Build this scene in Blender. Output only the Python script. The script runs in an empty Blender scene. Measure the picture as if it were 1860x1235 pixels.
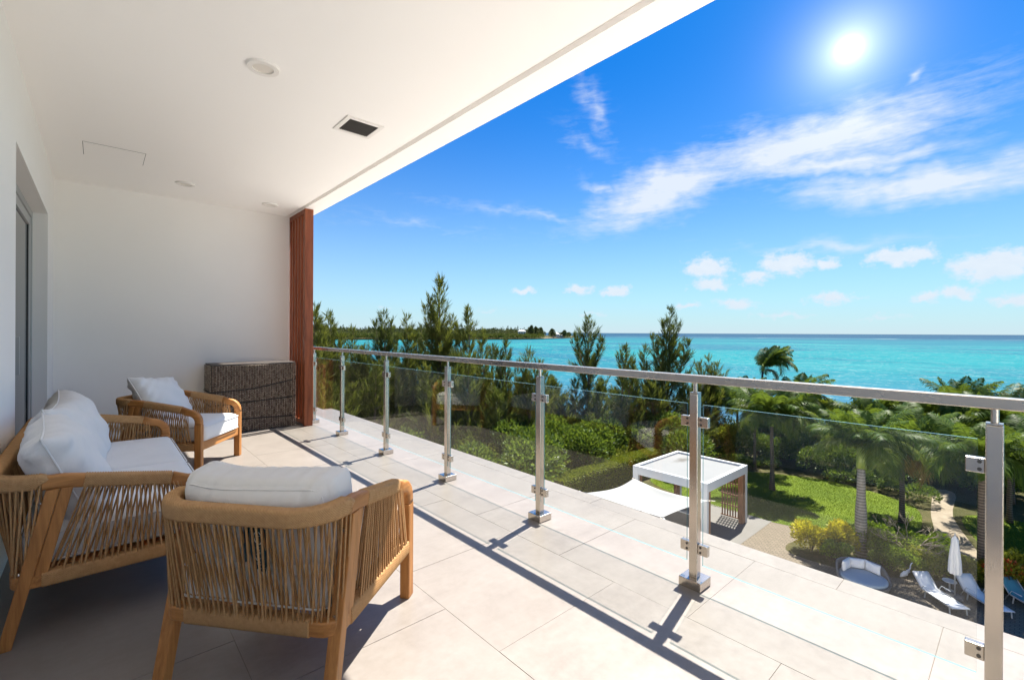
import bpy, bmesh, math, random
import numpy as np
from mathutils import Vector, Matrix

# ------------------------------------------------------------------ camera, sky, sun, exposure
sc = bpy.context.scene
COL = sc.collection
R = math.radians
YAW, FPX, CAMH = 41.9, 837.0, 1.30          # heading clockwise from +Y; focal length in photo pixels; eye height
cd = bpy.data.cameras.new('camera'); cam = bpy.data.objects.new('camera', cd); COL.objects.link(cam)
cd.sensor_width = 36.0; cd.lens = 36.0 * FPX / 1860.0; cd.clip_start = 0.05; cd.clip_end = 80000
cd.shift_y = -13.5 / 1860.0
cam.matrix_world = Matrix.Translation((0, 0, CAMH)) @ Matrix.Rotation(R(-YAW), 4, 'Z') @ Matrix.Rotation(R(90), 4, 'X') @ Matrix.Rotation(R(0.25), 4, 'Z')
sc.camera = cam

SUN_AZ, SUN_EL = 11.5, 61.0                  # degrees from +X towards +Y, and above the horizon
S = Vector((math.cos(R(SUN_EL)) * math.cos(R(SUN_AZ)), math.cos(R(SUN_EL)) * math.sin(R(SUN_AZ)), math.sin(R(SUN_EL))))
sl = bpy.data.lights.new('sun', 'SUN'); sl.energy = 4.8; sl.angle = R(0.5); sl.color = (1.0, 0.945, 0.86)
so = bpy.data.objects.new('sun', sl); COL.objects.link(so)
so.rotation_mode = 'QUATERNION'; so.rotation_quaternion = S.to_track_quat('Z', 'Y'); so.location = S * 60

vs = sc.view_settings
vs.view_transform = 'Standard'; vs.look = 'None'; vs.gamma = 1.0; vs.use_curve_mapping = False
vs.exposure = 1.56
cy = sc.cycles
cy.use_denoising = True; cy.max_bounces = 14; cy.diffuse_bounces = 10; cy.glossy_bounces = 5
cy.transparent_max_bounces = 16; cy.caustics_reflective = False; cy.caustics_refractive = False
cy.sample_clamp_indirect = 8.0

def bear(px, d):
    """map position on a compass bearing (photo column px) at distance d"""
    s = (px - 930.0) / FPX * d
    a = R(YAW)
    return (s * math.cos(a) + d * math.sin(a), -s * math.sin(a) + d * math.cos(a))

class NT:
    """small node-tree helper"""
    def __init__(self, tree): self.t = tree; self.n = tree.nodes; self.l = tree.links
    def node(self, typ, ins=None, **props):
        n = self.n.new(typ)
        for k, v in props.items(): setattr(n, k, v)
        if ins:
            for k, v in ins.items(): self.put(n.inputs[k], v)
        return n
    def put(self, sock, v):
        if isinstance(v, bpy.types.NodeSocket): self.l.new(v, sock)
        elif isinstance(v, bpy.types.Node): self.l.new(v.outputs[0], sock)
        else: sock.default_value = v
    def m(self, op, a, b=0.0, c=0.0, clamp=False):
        n = self.n.new('ShaderNodeMath'); n.operation = op; n.use_clamp = clamp
        for i, v in enumerate((a, b, c)): self.put(n.inputs[i], v)
        return n.outputs[0]
    def mix(self, fac, a, b, blend='MIX'):
        n = self.n.new('ShaderNodeMix'); n.data_type = 'RGBA'; n.blend_type = blend
        self.put(n.inputs['Factor'], fac)
        self.put(n.inputs[6], a if not isinstance(a, tuple) or len(a) == 4 else (*a, 1)); self.put(n.inputs[7], b if not isinstance(b, tuple) or len(b) == 4 else (*b, 1))
        return n.outputs[2]
    def ramp(self, fac, stops, interp='LINEAR'):
        n = self.n.new('ShaderNodeValToRGB'); e = n.color_ramp.elements; n.color_ramp.interpolation = interp
        while len(e) < len(stops): e.new(0.5)
        for i, (p, c) in enumerate(stops):
            e[i].position = p; e[i].color = (*c, 1) if len(c) == 3 else c
        self.put(n.inputs[0], fac); return n.outputs[0]
    def noise(self, vec=None, scale=5.0, detail=2.0, rough=0.5, dist=0.0):
        n = self.n.new('ShaderNodeTexNoise')
        n.inputs['Scale'].default_value = scale; n.inputs['Detail'].default_value = detail
        n.inputs['Roughness'].default_value = rough; n.inputs['Distortion'].default_value = dist
        if vec is not None: self.put(n.inputs['Vector'], vec)
        return n.outputs[0]
    def vmap(self, vec, scale=(1, 1, 1), loc=(0, 0, 0), rot=(0, 0, 0)):
        n = self.n.new('ShaderNodeMapping'); self.put(n.inputs['Vector'], vec)
        n.inputs['Scale'].default_value = scale; n.inputs['Location'].default_value = loc; n.inputs['Rotation'].default_value = rot
        return n.outputs[0]

# ---- world: Nishita sky, cirrus and fair-weather cumulus, the bright sun haze of the photograph
w = bpy.data.worlds.new('World'); sc.world = w; w.use_nodes = True
w.node_tree.nodes.clear(); W = NT(w.node_tree)
SKY_STRENGTH = 0.054
sky = W.node('ShaderNodeTexSky', sky_type='NISHITA'); sky.sun_disc = False
sky.sun_elevation = R(SUN_EL); sky.sun_rotation = R(90 - SUN_AZ); sky.altitude = 10
sky.air_density = 1.0; sky.dust_density = 0.25; sky.ozone_density = 2.5
tc = W.node('ShaderNodeTexCoord').outputs['Generated']
dirn = W.node('ShaderNodeVectorMath', {0: tc}, operation='NORMALIZE').outputs[0]
sep = W.node('ShaderNodeSeparateXYZ', {0: dirn})
dx, dy, dz = sep.outputs
az = W.m('MULTIPLY', W.m('ARCTAN2', dy, dx), 57.2958)
el = W.m('MULTIPLY', W.m('ARCSINE', dz), 57.2958)
hsv = W.node('ShaderNodeHueSaturation', {'Color': sky.outputs[0], 'Hue': 0.497, 'Saturation': 1.55, 'Value': 0.88})
col = W.mix(1.0, hsv.outputs[0], (0.14, 0.89, 1.14), 'MULTIPLY')
def azel(px, py):
    s = (px - 930.0) / FPX
    return (90 - YAW) - math.degrees(math.atan(s)), math.degrees(math.atan((605.0 - py) / FPX * math.cos(math.atan(s))))
ae = W.node('ShaderNodeCombineXYZ', {0: az, 1: el, 2: 0.0}).outputs[0]
# pale sea haze low over the horizon
elp = W.m('MAXIMUM', el, 0.0)
hz = W.m('MULTIPLY', W.m('POWER', 2.718, W.m('MULTIPLY', W.m('MULTIPLY_ADD', elp, 0.0022, 0.062), W.m('MULTIPLY', elp, -1.0))), 0.88)
CLOUD = 6.0
# the sun's bright disc and aureole
sa, se = azel(1540, 88)
sd = Vector((math.cos(R(se)) * math.cos(R(sa)), math.cos(R(se)) * math.sin(R(sa)), math.sin(R(se))))
dot = W.node('ShaderNodeVectorMath', {0: dirn, 1: tuple(sd)}, operation='DOT_PRODUCT').outputs['Value']
ang = W.m('MULTIPLY', W.m('ARCCOSINE', W.m('MINIMUM', dot, 0.999999)), 57.2958)
glow = W.m('MULTIPLY', W.m('POWER', 2.718, W.m('MULTIPLY', W.m('POWER', W.m('DIVIDE', ang, 0.7), 2.0), -1.0)), 8.0)
glow = W.m('ADD', glow, W.m('MULTIPLY', W.m('POWER', 2.718, W.m('DIVIDE', ang, -1.9)), 9.0))
glow = W.m('ADD', glow, W.m('MULTIPLY', W.m('POWER', 2.718, W.m('DIVIDE', ang, -6.0)), 0.7))
gl = W.node('ShaderNodeVectorMath', {0: (1.0, 0.99, 0.97), 3: glow}, operation='SCALE').outputs[0]
def finish(c):
    c = W.mix(hz, c, (CLOUD * 0.74, CLOUD * 0.855, CLOUD * 0.985))
    c = W.node('ShaderNodeVectorMath', {0: c, 1: gl}, operation='ADD').outputs[0]
    return W.node('ShaderNodeBackground', {'Color': c, 'Strength': SKY_STRENGTH}).outputs[0]
clear_sky = finish(col)
# cirrus: long wind-drawn bodies, feathered by stretched noise
wv = W.node('ShaderNodeTexNoise', {'Vector': ae, 'Scale': 0.16, 'Detail': 3.0, 'Roughness': 0.6})
def blob(a0, e0, L, Wd, ang, vec):
    mp = W.node('ShaderNodeMapping', {'Vector': vec, 'Location': (a0, e0, 0), 'Rotation': (0, 0, R(ang)), 'Scale': (L * 2.3, Wd * 2.3, 1)}, vector_type='TEXTURE')
    return W.node('ShaderNodeTexGradient', {'Vector': mp.outputs[0]}, gradient_type='QUADRATIC_SPHERE').outputs[1]
def warp(nz, ka, ke):
    o = W.node('ShaderNodeVectorMath', {0: nz.outputs['Color'], 1: (-0.5, -0.5, -0.5)}, operation='ADD').outputs[0]
    return W.node('ShaderNodeVectorMath', {0: o, 1: (ka, ke, 0), 2: ae}, operation='MULTIPLY_ADD').outputs[0]
aew = warp(wv, 9.0, 4.5)
cir = None
for (x0, y0, x1, y1, wd, amp) in [(1100, 385, 1330, 290, 2.3, 1.0), (1300, 300, 1660, 205, 2.4, 1.0), (1370, 318, 1680, 268, 0.9, 0.8),
                                  (1500, 345, 1900, 300, 1.6, 0.9), (1040, 130, 1120, 260, 1.4, 0.35), (1640, 140, 1690, 120, 0.5, 0.5),
                                  (820, 365, 1130, 410, 0.8, 0.32), (1030, 240, 1110, 290, 1.2, 0.3), (1380, 455, 1640, 435, 0.7, 0.5), (600, 390, 890, 425, 0.9, 0.25),
                                  (1130, 350, 1060, 330, 0.9, 0.5)]:
    a0, e0 = azel(x0, y0); a1, e1 = azel(x1, y1)
    L = math.hypot(a1 - a0, e1 - e0) * 0.62
    b = W.m('MULTIPLY', blob((a0 + a1) / 2, (e0 + e1) / 2, L, wd, math.degrees(math.atan2(e1 - e0, a1 - a0)), aew), amp)
    cir = b if cir is None else W.m('MAXIMUM', cir, b)
fine = W.noise(W.vmap(ae, (0.16, 0.8, 1), rot=(0, 0, R(9))), 1.0, 5.0, 0.65, 0.8)
fine2 = W.noise(W.vmap(ae, (0.7, 2.2, 1), rot=(0, 0, R(16))), 1.0, 3.0, 0.65)
# thin high cloud elsewhere in the sky as well
gen = W.noise(W.vmap(ae, (0.06, 0.22, 1)), 1.0, 2.0, 0.5)
fade = W.m('MULTIPLY', W.m('SUBTRACT', 31.0, el), 0.1, clamp=True)
far = W.m('MULTIPLY', W.m('MULTIPLY', W.m('SUBTRACT', gen, 0.56, clamp=True), 2.0), fade)
behind = W.m('SUBTRACT', 1.0, W.m('POWER', 2.718, W.m('MULTIPLY', W.m('POWER', W.m('DIVIDE', W.m('SUBTRACT', az, 40.0), 62.0), 4.0), -1.0)))
cir = W.m('MAXIMUM', cir, W.m('MULTIPLY', far, behind))
tex = W.m('MULTIPLY_ADD', fine, 1.1, W.m('MULTIPLY', fine2, 0.55))
cden = W.m('MULTIPLY', W.m('SUBTRACT', W.m('MULTIPLY_ADD', cir, 1.15, W.m('MULTIPLY', tex, 0.82)), 0.74), 1.35, clamp=True)
cden = W.m('MULTIPLY', cden, W.m('MULTIPLY', W.m('MINIMUM', W.m('MULTIPLY', cir, 3.0), 1.0), 0.88))
# cumulus
cw = W.node('ShaderNodeTexNoise', {'Vector': ae, 'Scale': 0.55, 'Detail': 3.0, 'Roughness': 0.6})
aec = warp(cw, 3.2, 2.0)
cum = None
for (x, y, ww, hh, amp) in [(1283, 486, 44, 20, 1.0), (1290, 518, 34, 14, 0.9), (1430, 478, 48, 20, 1.0), (1500, 478, 26, 14, 0.8), (1372, 500, 34, 14, 0.75),
                            (1635, 464, 62, 17, 1.0), (1800, 478, 70, 26, 1.1), (1052, 527, 26, 9, 0.95), (1118, 528, 26, 9, 0.95), (950, 530, 22, 7, 0.8),
                            (1250, 556, 26, 9, 0.6), (1335, 550, 40, 12, 0.7), (1510, 540, 50, 12, 0.75), (1680, 540, 34, 11, 0.75), (1740, 528, 34, 13, 0.85), (1840, 542, 40, 14, 0.7),
                            (1080, 572, 40, 8, 0.4), (880, 566, 60, 8, 0.35), (700, 560, 60, 8, 0.3), (1420, 572, 70, 8, 0.5), (1600, 575, 70, 8, 0.45)]:
    a0, e0 = azel(x, y); aL, _ = azel(x - ww, y); _, eU = azel(x, y - hh)
    b = W.m('MULTIPLY', blob(a0, e0, abs(aL - a0), abs(eU - e0), 0, aec), amp)
    cum = b if cum is None else W.m('MAXIMUM', cum, b)
puff = W.noise(W.vmap(ae, (0.9, 1.5, 1)), 1.0, 5.0, 0.65)
cumall = W.m('MULTIPLY', W.m('SUBTRACT', gen, 0.52, clamp=True), 4.0)
lowband = W.m('POWER', 2.718, W.m('MULTIPLY', W.m('POWER', W.m('DIVIDE', W.m('SUBTRACT', el, 6.0), 4.0), 2.0), -1.0))
cum = W.m('MAXIMUM', cum, W.m('MULTIPLY', W.m('MULTIPLY', cumall, lowband), behind))
qden = W.m('MULTIPLY', W.m('SUBTRACT', W.m('MULTIPLY_ADD', puff, 1.1, W.m('MULTIPLY', cum, 1.6)), 0.88), 2.0, clamp=True)
qden = W.m('MULTIPLY', qden, 0.9)
shade = W.noise(W.vmap(ae, (0.8, 1.4, 1), loc=(0, 0.35, 0)), 1.0, 2.0, 0.5)
ccol = W.mix(shade, (CLOUD * 0.86, CLOUD * 0.92, CLOUD * 1.0), (CLOUD * 1.1, CLOUD * 1.1, CLOUD * 1.1))
col = W.mix(cden, col, (CLOUD * 0.94, CLOUD * 0.99, CLOUD * 1.05))
col = W.mix(qden, col, ccol)
cloudy_sky = finish(col)
band = W.m('MULTIPLY', W.m('LESS_THAN', el, 31.0), W.m('GREATER_THAN', el, -0.5))   # no cloud above or below: skip its nodes there
W.node('ShaderNodeOutputWorld', {'Surface': W.node('ShaderNodeMixShader', {0: band, 1: clear_sky, 2: cloudy_sky}).outputs[0]})

# ------------------------------------------------------------------ materials
MATS = {}
def mat(name, fn):
    if name in MATS: return MATS[name]
    m = bpy.data.materials.new(name); m.use_nodes = True; m.node_tree.nodes.clear()
    n = NT(m.node_tree); out = n.node('ShaderNodeOutputMaterial')
    sh = fn(n); n.put(out.inputs['Surface'], sh)
    MATS[name] = m; return m
def pbsdf(n, color, rough=0.5, metal=0.0, spec=0.5, normal=None, **kw):
    p = n.node('ShaderNodeBsdfPrincipled')
    n.put(p.inputs['Base Color'], color if not isinstance(color, tuple) or len(color) == 4 else (*color, 1))
    n.put(p.inputs['Roughness'], rough); n.put(p.inputs['Metallic'], metal); n.put(p.inputs['Specular IOR Level'], spec)
    if normal is not None: n.put(p.inputs['Normal'], normal)
    for k, v in kw.items(): n.put(p.inputs[k.replace('_', ' ')], v)
    return p.outputs[0]
def bump(n, h, strength=0.3, dist=0.01):
    return n.node('ShaderNodeBump', {'Height': h, 'Strength': strength, 'Distance': dist}).outputs[0]
def ocoord(n): return n.node('ShaderNodeTexCoord').outputs['Object']
def gpos(n): return n.node('ShaderNodeNewGeometry').outputs['Position']
def rnd(n): return n.node('ShaderNodeNewGeometry').outputs['Random Per Island']
def orand(n): return n.node('ShaderNodeObjectInfo').outputs['Random']

def f_plaster(c, amt=0.03):
    def fn(n):
        p = gpos(n); a = n.noise(p, 1.3, 4, 0.6); b = n.noise(p, 90, 3, 0.6)
        cc = n.mix(a, tuple(x * (1 - amt) for x in c), tuple(min(x * (1 + amt), .95) for x in c))
        return pbsdf(n, cc, 0.85, spec=0.25, normal=bump(n, n.m('MULTIPLY_ADD', a, 0.8, b), 0.12, 0.004))
    return fn
M_WALL = mat('wall_render', f_plaster((0.88, 0.855, 0.825)))
M_CEIL = mat('ceiling_paint', f_plaster((0.90, 0.88, 0.855), 0.012))
M_WHITE = mat('white_paint', f_plaster((0.55, 0.56, 0.565), 0.06))
def f_tile(n):
    p = gpos(n); o = orand(n)
    a = n.noise(p, 3.0, 6, 0.65, 0.4); b = n.noise(p, 26, 5, 0.65); c = n.noise(n.vmap(p, (1, 6, 1), rot=(0, 0, .4)), 2.2, 5, 0.6, 1.0)
    t = n.m('ADD', n.m('MULTIPLY_ADD', a, 0.5, n.m('MULTIPLY', b, 0.3)), n.m('MULTIPLY', c, 0.2))
    cc = n.ramp(t, [(0.33, (0.185, 0.161, 0.140)), (0.5, (0.230, 0.204, 0.180)), (0.67, (0.272, 0.244, 0.218))])
    cc = n.mix(n.m('MULTIPLY', o, 0.30), cc, (0.215, 0.192, 0.170))
    return pbsdf(n, cc, n.m('MULTIPLY_ADD', b, 0.15, 0.30), spec=0.5, normal=bump(n, n.m('ADD', b, a), 0.06, 0.004))
M_TILE = mat('porcelain_tile', f_tile)
M_GROUT = mat('grout', lambda n: pbsdf(n, (0.165, 0.138, 0.112), 0.9))
def f_steel(n):
    p = ocoord(n); a = n.noise(n.vmap(p, (40, 40, 2)), 6, 3, 0.6); b = n.noise(p, 7, 3, .6)
    return pbsdf(n, (0.58, 0.53, 0.47), n.m('MULTIPLY_ADD', a, 0.05, n.m('MULTIPLY_ADD', b, 0.10, 0.18)), 1.0)
M_STEEL = mat('brushed_steel', f_steel)
def f_railst(n):
    p = ocoord(n); a = n.noise(n.vmap(p, (40, 1.5, 40)), 6, 3, 0.6); b = n.noise(p, 5, 3, .6)
    return pbsdf(n, (0.55, 0.50, 0.44), n.m('MULTIPLY_ADD', a, 0.04, n.m('MULTIPLY_ADD', b, 0.10, 0.20)), 1.0)
M_RAIL = mat('brushed_rail', f_railst)
M_DARKMETAL = mat('dark_screw', lambda n: pbsdf(n, (0.10, 0.095, 0.09), 0.4, 0.8))
def f_glass(tint, edge=False):
    def fn(n):
        ge = n.node('ShaderNodeNewGeometry')
        c = n.m('ABSOLUTE', n.node('ShaderNodeVectorMath', {0: ge.outputs['Incoming'], 1: ge.outputs['Normal']}, operation='DOT_PRODUCT').outputs['Value'])
        fr = n.m('MULTIPLY_ADD', n.m('POWER', n.m('SUBTRACT', 1.0, c), 5.0), 0.96, 0.028)
        tr = n.node('ShaderNodeBsdfTransparent', {'Color': (*tint, 1)})
        gl = n.node('ShaderNodeBsdfGlossy', {'Color': (1, 1, 1, 1), 'Roughness': 0.0})
        return n.node('ShaderNodeMixShader', {0: fr, 1: tr.outputs[0], 2: gl.outputs[0]}).outputs[0]
    return fn
M_GLASS = mat('railing_glass', f_glass((0.962, 0.975, 0.967)))
M_GEDGE = mat('glass_edge', lambda n: n.node('ShaderNodeMixShader', {0: 0.55, 1: n.node('ShaderNodeBsdfTransparent', {'Color': (0.6, 0.85, 0.85, 1)}).outputs[0], 2: pbsdf(n, (0.22, 0.42, 0.46), 0.15)}).outputs[0])
M_DOORGLASS = mat('door_glass', lambda n: pbsdf(n, (0.035, 0.04, 0.04), 0.04, spec=0.8))
def f_wood(c0, c1, axis, rough=0.5):
    sc_ = {'x': (1.2, 14, 14), 'y': (14, 1.2, 14), 'z': (14, 14, 1.2)}[axis]
    def fn(n):
        p = n.vmap(ocoord(n), sc_); o = orand(n)
        v = n.node('ShaderNodeVectorMath', {0: p, 1: n.node('ShaderNodeCombineXYZ', {0: n.m('MULTIPLY', o, 31.0), 1: n.m('MULTIPLY', o, 17.0), 2: n.m('MULTIPLY', o, 23.0)}).outputs[0]}, operation='ADD').outputs[0]
        a = n.noise(v, 1.6, 6, 0.65, 0.8); b = n.noise(v, 9, 3, 0.6)
        t = n.m('MULTIPLY_ADD', a, 0.75, n.m('MULTIPLY', b, 0.25))
        cc = n.ramp(t, [(0.34, c0), (0.64, c1)])
        return pbsdf(n, cc, rough, spec=0.35, normal=bump(n, b, 0.1, 0.002))
    return fn
TEAK = ((0.29, 0.112, 0.030), (0.54, 0.240, 0.070))
M_TEAK = {a: mat('teak_' + a, f_wood(*TEAK, a)) for a in 'xyz'}
IPE = ((0.17, 0.044, 0.016), (0.34, 0.095, 0.034))
M_IPE = mat('red_hardwood', f_wood(*IPE, 'z', 0.42))
M_BROWNWOOD = mat('weathered_wood', f_wood((0.16, 0.075, 0.04), (0.30, 0.15, 0.085), 'z', 0.6))
def f_rope(n):
    p = ocoord(n); a = n.noise(p, 60, 3, 0.6); r_ = rnd(n)
    wv_ = n.node('ShaderNodeTexWave', {'Vector': n.vmap(p, (1, 1, 1), rot=(0.6, 0.5, 0.2)), 'Scale': 70.0, 'Distortion': 1.0})
    t = n.m('MULTIPLY_ADD', r_, 0.45, n.m('MULTIPLY', a, 0.55))
    cc = n.ramp(t, [(0.2, (0.33, 0.165, 0.064)), (0.55, (0.48, 0.268, 0.115)), (0.85, (0.61, 0.37, 0.175))])
    return pbsdf(n, cc, 0.75, spec=0.2, normal=bump(n, wv_.outputs[1], 0.5, 0.002))
M_ROPE = mat('woven_rope', f_rope)
def f_fabric(c):
    def fn(n):
        p = ocoord(n); a = n.noise(p, 5, 4, 0.6); b = n.noise(p, 220, 2, 0.5)
        cr = n.noise(n.vmap(p, (1, 1, 1)), 7.0, 5, 0.55, 1.2)
        cc = n.mix(a, tuple(x * 0.95 for x in c), tuple(min(x * 1.04, .92) for x in c))
        h = n.m('MULTIPLY_ADD', cr, 1.0, n.m('MULTIPLY', b, 0.06))
        return pbsdf(n, cc, 0.9, spec=0.15, normal=bump(n, h, 0.22, 0.012), Sheen_Weight=0.15)
    return fn
M_FABRIC = mat('white_canvas', f_fabric((0.80, 0.785, 0.765)))
M_CREAM = mat('cream_canvas', f_fabric((0.76, 0.72, 0.66)))
def f_wicker(n):
    r_ = rnd(n); a = n.noise(ocoord(n), 12, 3, 0.6)
    t = n.m('MULTIPLY_ADD', r_, 0.8, n.m('MULTIPLY', a, 0.3))
    cc = n.ramp(t, [(0.15, (0.095, 0.062, 0.042)), (0.5, (0.14, 0.097, 0.070)), (0.95, (0.21, 0.152, 0.112))])
    return pbsdf(n, cc, 0.5, spec=0.4)
M_WICKER = mat('dark_wicker', f_wicker)
M_WICKPALE = mat('pale_wicker', lambda n: pbsdf(n, n.ramp(rnd(n), [(0.1, (0.24, 0.19, 0.15)), (0.9, (0.56, 0.47, 0.38))]), 0.5))
M_WICKBASE = mat('wicker_backing', lambda n: pbsdf(n, (0.02, 0.015, 0.012), 0.8))
M_TOPSLATE = mat('chest_top', f_plaster((0.13, 0.115, 0.105), 0.1))
M_BLACK = mat('black_cord', lambda n: pbsdf(n, (0.012, 0.01, 0.01), 0.6))
M_TAG = mat('teal_card', lambda n: pbsdf(n, (0.010, 0.040, 0.050), 0.55))
M_PRINT = mat('white_print', lambda n: pbsdf(n, (0.75, 0.76, 0.72), 0.6))
M_ALU = mat('grey_aluminium', lambda n: pbsdf(n, (0.46, 0.46, 0.455), 0.42, 0.25))
M_GASKET = mat('black_gasket', lambda n: pbsdf(n, (0.02, 0.02, 0.021), 0.6))
M_VENT = mat('vent_dark', lambda n: pbsdf(n, (0.05, 0.045, 0.04), 0.6))
M_PLASTIC = mat('white_plastic', lambda n: pbsdf(n, (0.78, 0.755, 0.72), 0.5))
M_LENS = mat('lamp_lens', lambda n: pbsdf(n, (0.70, 0.66, 0.60), 0.35))
M_GREYBOX = mat('outlet_grey', lambda n: pbsdf(n, (0.11, 0.11, 0.115), 0.5))

def f_leaf(stops, trans=0.35, rough=0.5, spec=0.3, clump=0.9):
    def fn(n):
        r_ = rnd(n); a = n.noise(gpos(n), clump, 3, 0.6); o = orand(n)
        t = n.m('ADD', n.m('MULTIPLY_ADD', r_, 0.5, n.m('MULTIPLY', a, 0.42)), n.m('MULTIPLY', o, 0.12))
        cc = n.ramp(t, stops)
        d = pbsdf(n, cc, rough, spec=spec)
        tl = n.node('ShaderNodeBsdfTranslucent', {'Color': n.mix(0.35, cc, (0.20, 0.24, 0.02))})
        return n.node('ShaderNodeMixShader', {0: trans, 1: d, 2: tl.outputs[0]}).outputs[0]
    return fn
M_CAS = mat('casuarina_needles', f_leaf([(0.2, (0.036, 0.052, 0.013)), (0.5, (0.088, 0.104, 0.022)), (0.8, (0.19, 0.19, 0.040))], 0.36, 0.6, 0.15))
M_CAS2 = mat('casuarina_needles_dark', f_leaf([(0.2, (0.028, 0.045, 0.016)), (0.5, (0.064, 0.086, 0.024)), (0.8, (0.13, 0.145, 0.036))], 0.34, 0.6, 0.15))
M_SHRUB = mat('shrub_leaf', f_leaf([(0.2, (0.024, 0.054, 0.009)), (0.5, (0.072, 0.130, 0.015)), (0.8, (0.17, 0.235, 0.028))], 0.36, 0.45, 0.35))
M_REFLECT_LEAF = mat('reflection_leaf', f_leaf([(0.2, (0.070, 0.085, 0.014)), (0.5, (0.15, 0.165, 0.026)), (0.8, (0.27, 0.27, 0.045))], 0.45, 0.5, 0.25))  # olive tone holds the sunlit floor's reflection in the glass
M_YELLOW = mat('croton_leaf', f_leaf([(0.2, (0.28, 0.27, 0.014)), (0.5, (0.55, 0.47, 0.02)), (0.8, (0.75, 0.62, 0.035))], 0.55, 0.4, 0.35))
M_BED = mat('bed_leaf', f_leaf([(0.2, (0.055, 0.11, 0.012)), (0.5, (0.13, 0.22, 0.02)), (0.8, (0.26, 0.34, 0.03))], 0.5, 0.5, 0.2))
M_LIME = mat('lime_leaf', f_leaf([(0.2, (0.10, 0.14, 0.012)), (0.5, (0.19, 0.22, 0.02)), (0.8, (0.31, 0.31, 0.035))], 0.35, 0.5, 0.3))
M_RED = mat('red_flower_leaf', f_leaf([(0.2, (0.07, 0.11, 0.012)), (0.52, (0.22, 0.23, 0.02)), (0.62, (0.36, 0.26, 0.03)), (0.74, (0.45, 0.045, 0.015))], 0.3, 0.4, 0.35))
M_PALM = mat('palm_leaflet', f_leaf([(0.2, (0.022, 0.052, 0.009)), (0.5, (0.054, 0.105, 0.014)), (0.8, (0.115, 0.17, 0.024))], 0.42, 0.5, 0.18))
M_PALM2 = mat('palm_leaflet_yellow', f_leaf([(0.2, (0.045, 0.082, 0.011)), (0.5, (0.090, 0.135, 0.017)), (0.8, (0.18, 0.195, 0.032))], 0.42, 0.5, 0.18))
M_DEADFROND = mat('dry_frond', f_leaf([(0.2, (0.20, 0.11, 0.03)), (0.5, (0.33, 0.19, 0.05)), (0.8, (0.45, 0.30, 0.10))], 0.25, 0.6, 0.2))
def f_bark(c0, c1, ring=0):
    def fn(n):
        p = ocoord(n); a = n.noise(n.vmap(p, (6, 6, 2)), 2, 5, 0.65)
        if ring:
            wv_ = n.node('ShaderNodeTexWave', {'Vector': p, 'Scale': ring, 'Distortion': 1.5, 'Detail': 2.0}, bands_direction='Z').outputs[1]
            a = n.m('MULTIPLY_ADD', a, 0.6, n.m('MULTIPLY', wv_, 0.4))
        return pbsdf(n, n.ramp(a, [(0.3, c0), (0.7, c1)]), 0.9, spec=0.15, normal=bump(n, a, 0.4, 0.03))
    return fn
M_BARK = mat('brown_bark', f_bark((0.07, 0.05, 0.035), (0.19, 0.145, 0.105)))
M_PTRUNK = mat('palm_trunk', f_bark((0.19, 0.165, 0.135), (0.38, 0.345, 0.30), 2.2))
M_PTDARK = mat('palm_trunk_dark', f_bark((0.07, 0.055, 0.045), (0.18, 0.145, 0.11), 2.4))
M_SHAFT = mat('palm_crownshaft', lambda n: pbsdf(n, n.ramp(n.noise(n.vmap(ocoord(n), (6, 6, 1)), 2, 3), [(0.3, (0.13, 0.19, 0.03)), (0.7, (0.24, 0.29, 0.05))]), 0.4))
M_TWIG = mat('pale_twig', f_bark((0.20, 0.16, 0.12), (0.38, 0.32, 0.25)))

def f_grass(n):
    p = gpos(n); a = n.noise(p, 0.35, 4, 0.6, 0.5); b = n.noise(p, 9, 4, 0.7); c = n.noise(n.vmap(p, (1, 1, 1)), 60, 3, 0.6)
    t = n.m('ADD', n.m('MULTIPLY', a, 0.5), n.m('MULTIPLY_ADD', b, 0.3, n.m('MULTIPLY', c, 0.2)))
    cc = n.ramp(t, [(0.34, (0.070, 0.115, 0.008)), (0.5, (0.115, 0.170, 0.011)), (0.68, (0.175, 0.225, 0.02))])
    return pbsdf(n, cc, 0.85, spec=0.15, normal=bump(n, n.m('ADD', b, c), 0.8, 0.05))
M_GRASS = mat('lawn_grass', f_grass)
M_BLADE = mat('grass_blade', f_leaf([(0.2, (0.068, 0.115, 0.008)), (0.5, (0.115, 0.175, 0.012)), (0.8, (0.185, 0.24, 0.02))], 0.35, 0.6, 0.2, 0.35))
def f_soil(n):
    p = gpos(n); a = n.noise(p, 1.1, 6, 0.7); b = n.noise(p, 14, 5, 0.7)
    cc = n.ramp(n.m('MULTIPLY_ADD', a, 0.6, n.m('MULTIPLY', b, 0.4)), [(0.35, (0.035, 0.042, 0.012)), (0.52, (0.075, 0.07, 0.028)), (0.7, (0.16, 0.12, 0.07))])
    return pbsdf(n, cc, 0.95, spec=0.1, normal=bump(n, b, 0.8, 0.05))
M_SOIL = mat('planted_soil', f_soil)
def f_paver(n):
    p = n.vmap(gpos(n), (1, 1, 1), rot=(0, 0, R(90)))
    br = n.node('ShaderNodeTexBrick', {'Vector': p, 'Color1': (0.205, 0.168, 0.125, 1), 'Color2': (0.165, 0.135, 0.10, 1), 'Mortar': (0.07, 0.058, 0.045, 1),
                                       'Scale': 1.0, 'Mortar Size': 0.011, 'Mortar Smooth': 0.1, 'Bias': 0.0, 'Brick Width': 0.24, 'Row Height': 0.16})
    a = n.noise(gpos(n), 1.2, 5, 0.65); cc = n.mix(n.m('MULTIPLY', a, 0.5), br.outputs[0], (0.15, 0.122, 0.09))
    return pbsdf(n, cc, 0.85, spec=0.2, normal=bump(n, n.m('SUBTRACT', 1.0, br.outputs[1]), 0.7, 0.02))
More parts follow.
